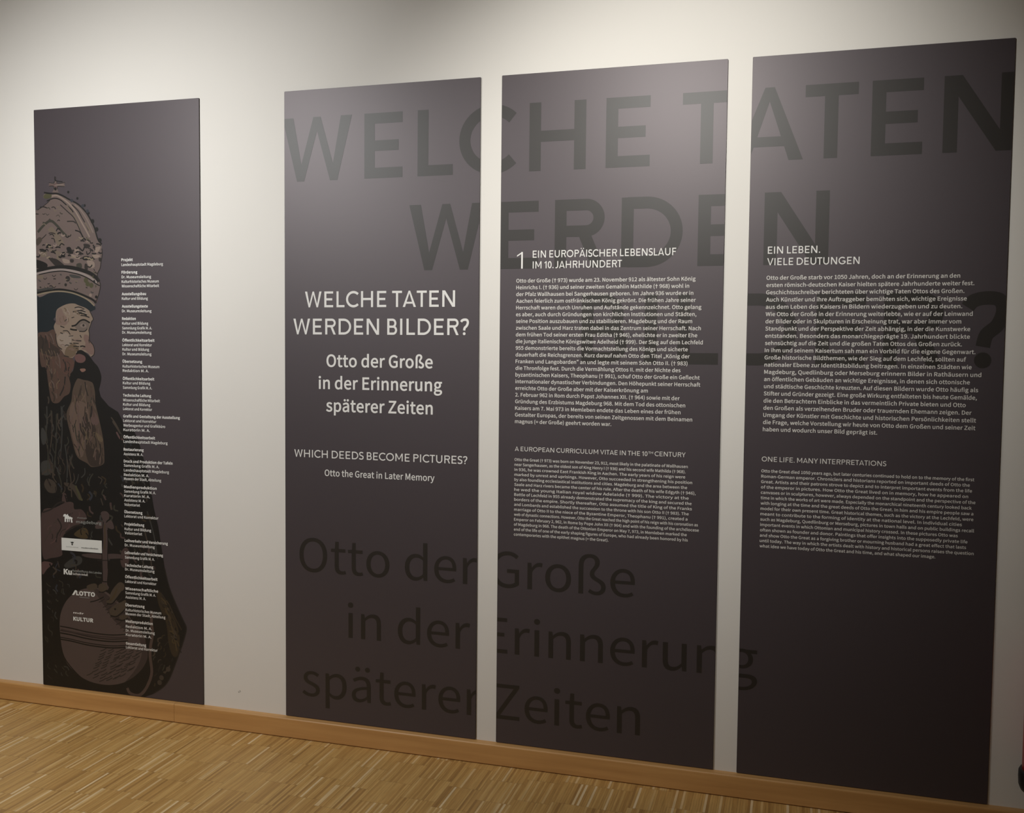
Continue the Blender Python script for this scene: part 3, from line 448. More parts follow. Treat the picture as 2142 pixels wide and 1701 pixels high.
def cap_shape(ch, w):
    t = w * 0.92; h = w / 2; hd = w * 0.54; hp = w * 0.36
    E = lambda wd, mid: [rect(0, 0, w, 1), rect(0, 1 - t, wd, 1), rect(0, 0.5 - t / 2, mid, 0.5 + t / 2)]
    S, D, R_ = (0.14, 0.14), (0.02, 0.02), (0.06, 0.06)
    if ch == 'E': return 0.64, E(0.64, 0.575) + [rect(0, 0, 0.64, t)], (0.14, 0.10)
    if ch == 'F': return 0.60, E(0.60, 0.54), (0.14, 0.05)
    if ch == 'L': return 0.575, [rect(0, 0, w, 1), rect(0, 0, 0.575, t)], (0.14, 0.05)
    if ch == 'I': return w, [rect(0, 0, w, 1)], S
    if ch == 'H': return 0.855, [rect(0, 0, w, 1), rect(0.855 - w, 0, 0.855, 1), rect(0, 0.505 - t / 2, 0.855, 0.505 + t / 2)], S
    if ch == 'T': return 0.685, [rect(0, 1 - t, 0.685, 1), rect(0.3425 - h, 0, 0.3425 + h, 1)], (0.03, 0.03)
    if ch == 'N': return 0.86, [rect(0, 0, w, 1), rect(0.86 - w, 0, 0.86, 1), diag(hd * 1.15, 1, hd * 1.15, 0.86 - hd * 1.15, 0, hd * 1.15)], S
    if ch == 'M': return 1.0, [rect(0, 0, w, 1), rect(1 - w, 0, 1, 1), diag(hd, 1, hd, 0.5, 0.22, hp), diag(1 - hd, 1, hd, 0.5, 0.22, hp)], S
    if ch == 'W': return 1.21, [diag(hd, 1, hd, 0.315, 0, hp), diag(0.315, 0, hp, 0.605, 1, hp), diag(0.605, 1, hp, 0.895, 0, hp), diag(0.895, 0, hp, 1.21 - hd, 1, hd)], (0.02, 0.06)
    if ch == 'V': return 0.90, [diag(hd, 1, hd, 0.45, 0, hp), diag(0.90 - hd, 1, hd, 0.45, 0, hp)], D
    if ch == 'Y': return 0.80, [diag(hd, 1, hd, 0.40, 0.40, h), diag(0.80 - hd, 1, hd, 0.40, 0.40, h), rect(0.40 - h, 0, 0.40 + h, 0.47)], D
    if ch in 'AÄ':
        a = [diag(hd, 0, hd, 0.4575, 1, hp), diag(0.915 - hd, 0, hd, 0.4575, 1, hp), rect(0.20, 0.26 - t * 0.42, 0.715, 0.26 + t * 0.42)]
        if ch == 'Ä': a += [circle(0.28, 1.17, h * 1.05, 14), circle(0.635, 1.17, h * 1.05, 14)]
        return 0.915, a, D
    if ch == 'O': return 1.06, [stroke(arc(0.53, 0.5, 0.53 - h, 0.515 - h, 0, 180, 24), w), stroke(arc(0.53, 0.5, 0.53 - h, 0.515 - h, 180, 360, 24), w)], R_
    if ch == 'C': return 0.885, [stroke(arc(0.53, 0.5, 0.53 - h, 0.515 - h, 45, 315, 40), w)], (0.06, 0.04)
    if ch == 'G': return 0.96, [stroke(arc(0.53, 0.5, 0.53 - h, 0.515 - h, 45, 345, 40), w), rect(0.56, 0.5 - t, 0.96, 0.5), rect(0.96 - w, 0.22, 0.96, 0.5)], (0.06, 0.10)
    if ch == 'D':
        r = 0.5 - t / 2
        return 0.885, [rect(0, 0, w, 1), stroke([(w * 0.5, 1 - t / 2), (0.36, 1 - t / 2)] + arc(0.36, 0.5, 0.525 - h, r, 90, -90, 30)[1:-1] + [(0.36, t / 2), (w * 0.5, t / 2)], t * 1.04)], (0.14, 0.06)
    if ch in 'PR':
        lo = 0.455; cy = (1 + lo) / 2; ry = (1 - lo - t) / 2
        wd = 0.75 if ch == 'R' else 0.70
        a = [rect(0, 0, w, 1), stroke([(w * 0.5, 1 - t / 2), (wd - 0.28, 1 - t / 2)] + arc(wd - 0.28, cy, 0.28 - h, ry, 90, -90, 24)[1:-1] + [(wd - 0.28, lo + t / 2), (w * 0.5, lo + t / 2)], t * 1.02)]
        if ch == 'R': a.append(diag(wd - hd, 0, hd, 0.40, lo + t * 0.9, hd))
        return wd, a, (0.14, 0.06)
    if ch == 'B':
        a = [rect(0, 0, w, 1)]
        for lo, hi, wd in ((0, 0.5 + t / 2, 0.68), (0.5 - t / 2, 1, 0.63)):
            cy = (lo + hi) / 2; ry = (hi - lo - t) / 2
            a.append(stroke([(w * 0.5, hi - t / 2), (wd - 0.27, hi - t / 2)] + arc(wd - 0.27, cy, 0.27 - h, ry, 90, -90, 20)[1:-1] + [(wd - 0.27, lo + t / 2), (w * 0.5, lo + t / 2)], t))
        return 0.68, a, (0.14, 0.06)
    if ch == 'U': return 0.82, [stroke([(h, 1), (h, 0.40)] + arc(0.41, 0.40, 0.41 - h, 0.415 - h, 180, 360, 26)[1:-1] + [(0.82 - h, 0.40), (0.82 - h, 1)], w)], (0.13, 0.13)
    if ch == 'J': return 0.42, [stroke([(0.42 - h, 1), (0.42 - h, 0.30)] + arc(0.42 - h - 0.24, 0.30, 0.24, 0.315 - h, 0, -120, 16)[1:], w)], (-0.02, 0.13)
    if ch == 'S':
        p = smooth_pts([(0.56, 0.86), (0.45, 0.955 - h * 0.5), (0.31, 1.01 - h), (0.14, 0.93 - h * 0.6), (h + 0.02, 0.74), (0.16, 0.58), (0.36, 0.50), (0.54, 0.40), (0.60 - h * 0.6, 0.26), (0.50, 0.07 + h * 0.55), (0.31, h - 0.01), (0.14, 0.05 + h * 0.5), (0.03, 0.155)], False, 4)
        return 0.60, [stroke(p, w)], (0.05, 0.06)
    if ch == '?':
        p = smooth_pts([(0.05, 0.80), (0.12, 0.92 - h * 0.4), (0.27, 1.01 - h), (0.43, 0.95 - h * 0.6), (0.51 - h * 0.3, 0.76), (0.42, 0.57), (0.29, 0.44), (0.25, 0.28)], False, 5)
        return 0.53, [stroke(p, w), circle(0.255, h * 1.15, h * 1.2, 18)], (0.05, 0.05)
    if ch == '.': return w * 1.15, [circle(w * 0.575, w * 0.575, w * 0.6, 14)], (0.08, 0.08)
    if ch == '0': return 0.62, [stroke(arc(0.31, 0.5, 0.31 - h, 0.51 - h, 0, 180, 20), w), stroke(arc(0.31, 0.5, 0.31 - h, 0.51 - h, 180, 360, 20), w)], (0.06, 0.06)
    if ch == '1': return 0.36, [rect(0.36 - w, 0, 0.36, 1), ccw([(0, 0.80), (0.0, 0.80 - t * 0.9), (0.36 - w * 0.5, 1 - t * 0.95), (0.36 - w * 0.5, 1)])], (0.06, 0.14)
    return 0.28, [], (0, 0)                      # space

def cap_glyph(ch, w):
    key = ('c', ch, w)
    if key not in _cache:
        wd, polys, (l, r) = cap_shape(ch, w)
        V, T = fill([ccw(p) for p in polys])
        if len(V): V = V + np.array([l, 0])
        _cache[key] = (wd + l + r, V, T)
    return _cache[key]

class Lay:
    """collects letters as flat geometry in the board plane"""
    def __init__(self): self.V, self.T, self.n = [], [], 0
    def put(self, V, T, x, z, sx, sz):
        if len(T) == 0: return
        self.V.append(np.column_stack([V[:, 0] * sx + x, V[:, 1] * sz + z])); self.T.append(T + self.n); self.n += len(V)
    def line(self, text, x0, x1, z, cap, kind='t', weight=0.0, gap=None):
        g = []; pen = 0.0
        for ch in text:
            if kind == 't': a, V, T = text_glyph(ch, weight)
            else: a, V, T = cap_glyph(ch, weight)
            g.append((pen, V, T)); pen += a
        ink = [(p + V[:, 0].min(), p + V[:, 0].max()) for p, V, T in g if len(T)]
        lo, hi = min(i[0] for i in ink), max(i[1] for i in ink)
        sx = cap if x1 is None else (x1 - x0) / (hi - lo)
        STAT.append((text[:24], round(sx / cap, 3)))
        for p, V, T in g: self.put(V, T, x0 + (p - lo) * sx, z, sx, cap)
    def arrays(self):
        return np.concatenate(self.V), np.concatenate(self.T)
    def clipped(self, lo, hi):
        """polygons cut to lo <= x <= hi"""
        V, T = self.arrays(); vs, fs = [], []
        for t in T:
            P = [tuple(V[i]) for i in t]
            xs = [q[0] for q in P]
            if max(xs) <= lo or min(xs) >= hi: continue
            for lim, sg in ((lo, 1), (hi, -1)):
                out = []
                for i in range(len(P)):
                    a, b = P[i], P[(i + 1) % len(P)]
                    ia, ib = sg * (a[0] - lim) >= 0, sg * (b[0] - lim) >= 0
                    if ia: out.append(a)
                    if ia != ib:
                        k = (lim - a[0]) / (b[0] - a[0]); out.append((lim, a[1] + k * (b[1] - a[1])))
                P = out
                if not P: break
            if len(P) >= 3:
                fs.append(list(range(len(vs), len(vs) + len(P)))); vs += P
        return vs, fs
STAT = []

def lay_obj(name, lay, m, parent, x0, z0, lift, clip=None):
    if clip: vs, fs = lay.clipped(*clip)
    else:
        V, T = lay.arrays(); vs, fs = [tuple(v) for v in V], [list(map(int, t)) for t in T]
    if not fs: return None
    out = []
    for f in fs:                                  # face the room
        p = [vs[i] for i in f]
        out.append(f if area(p) > 0 else f[::-1])
    return mesh_obj(name, [(x - x0, -BT - lift, z - z0) for x, z in vs], out, m, parent)

# ------------------------------------------------------------------ the room
XL, XR, YF, ZC = -5.2, 4.6, -5.6, 3.55
struct('floor', *box(XL, XR, YF, 0.0, -0.05, 0.0), M_floor)
wall = struct('wall_back', *box(XL, XR, 0.0, 0.12, 0.0, ZC), M_wall)
struct('wall_left', *box(XL - 0.12, XL, YF, 0.0, 0.0, ZC), M_wall)
struct('wall_right', *box(XR, XR + 0.12, YF, 0.0, 0.0, ZC), M_wall)
struct('wall_front', *box(XL, XR, YF - 0.12, YF, 0.0, ZC), M_wall)
struct('ceiling', *box(XL, XR, YF, 0.0, ZC, ZC + 0.1), M_ceil)

BH, BD = 0.0785, 0.031           # baseboard height and depth
def baseboard(name, x0, x1):
    prof = [(0, 0), (-BD + 0.005, 0), (-BD + 0.005, 0.0034), (-BD, 0.0042), (-BD, BH - 0.006)]
    prof += [(-BD + 0.006 - 0.006 * math.cos(math.radians(a)), BH - 0.006 + 0.006 * math.sin(math.radians(a))) for a in (30, 60, 90)]
    prof += [(0, BH)]
    n = len(prof)
    v = [(x, y, z) for x in (x0, x1) for y, z in prof]
    f = [(i, (i + 1) % n, n + (i + 1) % n, n + i) for i in range(n)] + [tuple(range(n))[::-1], tuple(range(n, 2 * n))]
    return struct(name, v, f, M_base)
JOINT = -2.425
baseboard('baseboard_back', XL, JOINT - 0.0005)
baseboard('baseboard_back', JOINT + 0.0005, XR)

# little dent in the plaster between the first two boards
sv = [(-2.137, 0.001, 0.152)] + [(-2.137 + 0.0052 * math.cos(a) * (1.25 if i % 2 else 0.9), -0.0004, 0.152 + 0.0036 * math.sin(a) + 0.003 * math.cos(a)) for i, a in enumerate([k * math.pi / 5 for k in range(10)])]
mesh_obj('plaster_dent', sv, [(0, 1 + (i + 1) % 10, 1 + i) for i in range(10)], M_scuff, wall)

# ------------------------------------------------------------------ the four boards
BX = [-3.1027, -1.9236, -1.0434, -0.1626]
BW, Z0, Z1 = 0.80, 0.0802, 2.5391

def board_mesh(parent):
    """flat board, 4 mm corner radius, softened front arris"""
    def ring(ins, r):
        pts = []
        for cx, cz, a0 in ((BW - ins - r, ins + r, -90), (BW - ins - r, Z1 - Z0 - ins - r, 0), (ins + r, Z1 - Z0 - ins - r, 90), (ins + r, ins + r, 180)):
            for k in range(5):
                a = math.radians(a0 + 22.5 * k); pts.append((cx + r * math.cos(a), cz + r * math.sin(a)))
        return pts
    rings = [(ring(0, 0.003), -0.0002), (ring(0, 0.003), -BT + 0.0006), (ring(0.0006, 0.0026), -BT)]
    v = [(x, y, z) for rg, y in rings for x, z in rg]; n = 20; f = []; fm = []
    for k in range(2):
        for i in range(n):
            j = (i + 1) % n
            f.append((k * n + i, k * n + j, (k + 1) * n + j, (k + 1) * n + i)); fm.append(1)
    f.append(tuple(range(2 * n, 3 * n))); fm.append(0)
    f.append(tuple(range(n))[::-1]); fm.append(1)
    return mesh_obj('board', v, f, [M_panel, M_edge], parent, fm)

GROUP = 'tall dark exhibition boards on the white wall'
panels = []
for x, lab in zip(BX, (
        'tall dark board with a crowned bearded man print and narrow white credits column',
        'tall dark board with large centred white title lettering and no portrait',
        'tall dark board with a white numeral 1 beside its heading above two text blocks',
        'rightmost tall dark board, its two-line heading starting EIN LEBEN, without a numeral')):
    p = thing('exhibition_board', lab, 'display board', (x, 0, Z0), GROUP)
    board_mesh(p); panels.append(p)

# big dark lettering runs across boards and gaps
ghosts = []
GC = 0.2425
def ghost_row(z, items):
    ghost = Lay(); ghosts.append(ghost)
    for ch, x in items:
        a, V, T = cap_glyph(ch, 0.176)
        ghost.put(V - np.array([V[:, 0].min(), 0]), T, x, z, GC, GC)
def ghost_line(*a):
    ghost = Lay(); ghosts.append(ghost)
    ghost.line(*a)
ghost_row(2.192, [('W', -1.9300), ('E', -1.585), ('L', -1.369), ('C', -1.205), ('H', -0.938), ('E', -0.659), ('T', -0.393), ('A', -0.215), ('T', 0.0105), ('E', 0.219), ('N', 0.435)])
ghost_row(1.844, [('W', -1.401), ('E', -1.056), ('R', -0.840), ('D', -0.599), ('E', -0.333), ('N', -0.113)])
ghost_row(1.505, [('B', -0.737), ('I', -0.511), ('L', -0.396), ('D', -0.212), ('E', 0.063), ('R', 0.275), ('?', 0.508)])
ghost_line('Otto der Große', -1.862, -0.530, 0.670, 0.1330)
ghost_line('in der Erinnerung', -1.652, -0.100, 0.421, 0.1330)
ghost_line('späterer Zeiten', -1.850, -0.503, 0.171, 0.1330)
for p, x in list(zip(panels, BX))[1:]:
    for ghost in ghosts:
        o = lay_obj('dark_lettering', ghost, M_ghost, p, x, Z0, 0.0004, (x + 0.0012, x + BW - 0.0012))
        if o: o['label'] = 'oversized darker lettering running across the boards'

def block(board, name, m, lines, lift=0.0008, label=None):
    for ln in lines:
        L = Lay(); L.line(*ln)
        o = lay_obj(name, L, m, panels[board], BX[board], Z0, lift)
        if label: o['label'] = label

# --- second board
block(1, 'title_line', M_white, [('WELCHE TATEN', -1.8351, -1.2170, 1.7073, 0.0610, 'c', 0.150), ('WERDEN BILDER?', -1.8857, -1.1619, 1.6026, 0.0610, 'c', 0.150)], label='line of the large white title')
block(1, 'subtitle_line', M_white, [('Otto der Große', -1.7433, -1.3040, 1.4786, 0.0457, 't', 0.027), ('in der Erinnerung', -1.7767, -1.2660, 1.3925, 0.0457, 't', 0.027), ('späterer Zeiten', -1.7453, -1.3030, 1.3052, 0.0457, 't', 0.027)], label='line of the white subtitle')
block(1, 'english_title', M_white, [('WHICH DEEDS BECOME PICTURES?', -1.8830, -1.1644, 1.1225, 0.0295, 'c', 0.145)], label='white English title line')
block(1, 'english_subtitle', M_white, [('Otto the Great in Later Memory', -1.7512, -1.2943, 1.0528, 0.0240, 't', 0.02)], label='white English subtitle line')

# --- third board
block(2, 'numeral', M_white, [('1', -0.9797, -0.9577, 1.8442, 0.0600, 'c', 0.10)], label='slim white numeral 1')
block(2, 'heading_line', M_white, [('EIN EUROPÄISCHER LEBENSLAUF', -0.9206, -0.4062, 1.8826, 0.0255, 'c', 0.15), ('IM 10. JAHRHUNDERT', -0.9201, -0.5953, 1.8440, 0.0255, 'c', 0.15)], label='line of the white heading')

def body(board, name, x0, z_first, z_last, cap, lines, ends, weight, label):
    n = len(lines); L = Lay()
    for i, (t, e) in enumerate(zip(lines, ends)):
        L.line(t, x0, e, z_first + (z_last - z_first) * i / (n - 1), cap, 't', weight)
    o = lay_obj(name, L, M_cream, panels[board], BX[board], Z0, 0.0008)
    o['label'] = label
    return o

body(2, 'german_text', -0.9812, 1.7942, 1.2820, 0.0128, """Otto der Große († 973) wurde am 23. November 912 als ältester Sohn König
Heinrichs I. († 936) und seiner zweiten Gemahlin Mathilde († 968) wohl in
der Pfalz Wallhausen bei Sangerhausen geboren. Im Jahre 936 wurde er in
Aachen feierlich zum ostfränkischen König gekrönt. Die frühen Jahre seiner
Herrschaft waren durch Unruhen und Aufstände gekennzeichnet. Otto gelang
es aber, auch durch Gründungen von kirchlichen Institutionen und Städten,
seine Position auszubauen und zu stabilisieren. Magdeburg und der Raum
zwischen Saale und Harz traten dabei in das Zentrum seiner Herrschaft. Nach
dem frühen Tod seiner ersten Frau Editha († 946), ehelichte er in zweiter Ehe
die junge italienische Königswitwe Adelheid († 999). Der Sieg auf dem Lechfeld
955 demonstrierte bereits die Vormachtstellung des Königs und sicherte
dauerhaft die Reichsgrenzen. Kurz darauf nahm Otto den Titel „König der
Franken und Langobarden“ an und legte mit seinem Sohn Otto II. († 983)
die Thronfolge fest. Durch die Vermählung Ottos II. mit der Nichte des
byzantinischen Kaisers, Theophanu († 991), schuf Otto der Große ein Geflecht
internationaler dynastischer Verbindungen. Den Höhepunkt seiner Herrschaft
erreichte Otto der Große aber mit der Kaiserkrönung am
2. Februar 962 in Rom durch Papst Johannes XII. († 964) sowie mit der
Gründung des Erzbistums Magdeburg 968. Mit dem Tod des ottonischen
Kaisers am 7. Mai 973 in Memleben endete das Leben eines der frühen
Gestalter Europas, der bereits von seinen Zeitgenossen mit dem Beinamen
magnus (= der Große) geehrt worden war.""".split('\n'),
    [-0.3378, -0.3592, -0.3445, -0.3354, -0.3159, -0.3326, -0.3464, -0.3163, -0.3282, -0.3087, -0.3598, -0.3526, -0.3597, -0.3833, -0.3167, -0.3143, -0.4958, -0.3843, -0.3645, -0.3805, -0.3396, -0.624], 0.022, 'white German text block of twenty-two lines')

L = Lay()
L.line('A EUROPEAN CURRICULUM VITAE IN THE 10', -0.9804, -0.4930, 1.1794, 0.0162, 'c', 0.14)
L.line('TH', -0.4905, -0.4735, 1.1880, 0.0080, 'c', 0.16)
L.line('CENTURY', -0.4680, -0.3601, 1.1808, 0.0162, 'c', 0.14)
lay_obj('english_heading', L, M_cream, panels[2], BX[2], Z0, 0.0008)['label'] = 'thin white English heading'
body(2, 'english_text', -0.9812, 1.1430, 0.8660, 0.0098, """Otto the Great († 973) was born on November 23, 912, most likely in the palatinate of Wallhausen
near Sangerhausen, as the oldest son of King Henry I († 936) and his second wife Mathilda († 968).
In 936, he was crowned East Frankish King in Aachen. The early years of his reign were
marked by unrest and uprisings. However, Otto succeeded in strengthening his position
by also founding ecclesiastical institutions and cities. Magdeburg and the area between the
Saale and Harz rivers became the center of his rule. After the death of his wife Edgyth († 946),
he wed the young Italian royal widow Adelaide († 999). The victory at the
Battle of Lechfeld in 955 already demonstrated the supremacy of the king and secured the
borders of the empire. Shortly thereafter, Otto assumed the title of King of the Franks
and Lombards and established the succession to the throne with his son Otto II († 983). The
marriage of Otto II to the niece of the Byzantine Emperor, Theophanu († 991), created a
web of dynastic connections. However, Otto the Great reached the high point of his reign with his coronation as
Emperor on February 2, 962, in Rome by Pope John XII († 964) and with the founding of the archdiocese
of Magdeburg in 968. The death of the Ottonian Emperor on May 7, 973, in Memleben marked the
end of the life of one of the early shaping figures of Europe, who had already been honored by his
contemporaries with the epithet magnus (= the Great).""".split('\n'),
    [-0.3517, -0.359, -0.3597, -0.3353, -0.3524, -0.3226, -0.3462, -0.336, -0.3346, -0.3451, -0.3491, -0.3127, -0.3091, -0.3503, -0.3466, -0.6276], 0.020, 'smaller English text block of sixteen lines')

# --- fourth board
block(3, 'heading_line', M_white, [('EIN LEBEN.', -0.0986, 0.0698, 1.8813, 0.0240, 'c', 0.15), ('VIELE DEUTUNGEN', -0.1000, 0.1945, 1.8425, 0.0240, 'c', 0.15)], label='line of the white heading')
body(3, 'german_text', -0.1008, 1.7942, 1.2806, 0.0128, """Otto der Große starb vor 1050 Jahren, doch an der Erinnerung an den
ersten römisch-deutschen Kaiser hielten spätere Jahrhunderte weiter fest.
Geschichtsschreiber berichteten über wichtige Taten Ottos des Großen.
Auch Künstler und ihre Auftraggeber bemühten sich, wichtige Ereignisse
aus dem Leben des Kaisers in Bildern wiederzugeben und zu deuten.
Wie Otto der Große in der Erinnerung weiterlebte, wie er auf der Leinwand
der Bilder oder in Skulpturen in Erscheinung trat, war aber immer vom
Standpunkt und der Perspektive der Zeit abhängig, in der die Kunstwerke
entstanden. Besonders das monarchiegeprägte 19. Jahrhundert blickte
sehnsüchtig auf die Zeit und die großen Taten Ottos des Großen zurück.
In ihm und seinem Kaisertum sah man ein Vorbild für die eigene Gegenwart.
Große historische Bildthemen, wie der Sieg auf dem Lechfeld, sollten auf
nationaler Ebene zur Identitätsbildung beitragen. In einzelnen Städten wie
Magdeburg, Quedlinburg oder Merseburg erinnern Bilder in Rathäusern und
an öffentlichen Gebäuden an wichtige Ereignisse, in denen sich ottonische
und städtische Geschichte kreuzten. Auf diesen Bildern wurde Otto häufig als
Stifter und Gründer gezeigt. Eine große Wirkung entfalteten bis heute Gemälde,
die den Betrachtern Einblicke in das vermeintlich Private bieten und Otto
den Großen als verzeihenden Bruder oder trauernden Ehemann zeigen. Der
Umgang der Künstler mit Geschichte und historischen Persönlichkeiten stellt
die Frage, welche Vorstellung wir heute von Otto dem Großen und seiner Zeit
haben und wodurch unser Bild geprägt ist.""".split('\n'),
    [0.5007, 0.5431, 0.5145, 0.5224, 0.51, 0.5413, 0.5085, 0.5358, 0.5356, 0.5129, 0.5534, 0.5268, 0.5439, 0.5731, 0.5404, 0.5656, 0.5624, 0.5305, 0.5486, 0.5627, 0.5615, 0.2652], 0.022, 'white German text block of twenty-two lines')
block(3, 'english_heading', M_cream, [('ONE LIFE. MANY INTERPRETATIONS', -0.1022, 0.2965, 1.1769, 0.0165, 'c', 0.14)], label='thin white English heading')
body(3, 'english_text', -0.1024, 1.1394, 0.8804, 0.0098, """Otto the Great died 1050 years ago, but later centuries continued to hold on to the memory of the first
Roman-German emperor. Chroniclers and historians reported on important deeds of Otto the
Great. Artists and their patrons strove to depict and to interpret important events from the life
of the emperor in pictures. How Otto the Great lived on in memory, how he appeared on
canvases or in sculptures, however, always depended on the standpoint and the perspective of the
time in which the works of art were made. Especially the monarchical nineteenth century looked back
with longing at the time and the great deeds of Otto the Great. In him and his empire people saw a
model for their own present time. Great historical themes, such as the victory at the Lechfeld, were
meant to contribute to the forming of identity at the national level. In individual cities
such as Magdeburg, Quedlinburg or Merseburg, pictures in town halls and on public buildings recall
important events in which Ottonian and municipal history crossed. In these pictures Otto was
often shown as founder and donor. Paintings that offer insights into the supposedly private life
and show Otto the Great as a forgiving brother or mourning husband had a great effect that lasts
until today. The way in which the artists dealt with history and historical persons raises the question
what idea we have today of Otto the Great and his time, and what shaped our image.""".split('\n'),
    [0.5639, 0.5512, 0.558, 0.5473, 0.5694, 0.5588, 0.5645, 0.5651, 0.5318, 0.5684, 0.5206, 0.5501, 0.5466, 0.5698, 0.4554], 0.020, 'smaller English text block of fifteen lines')

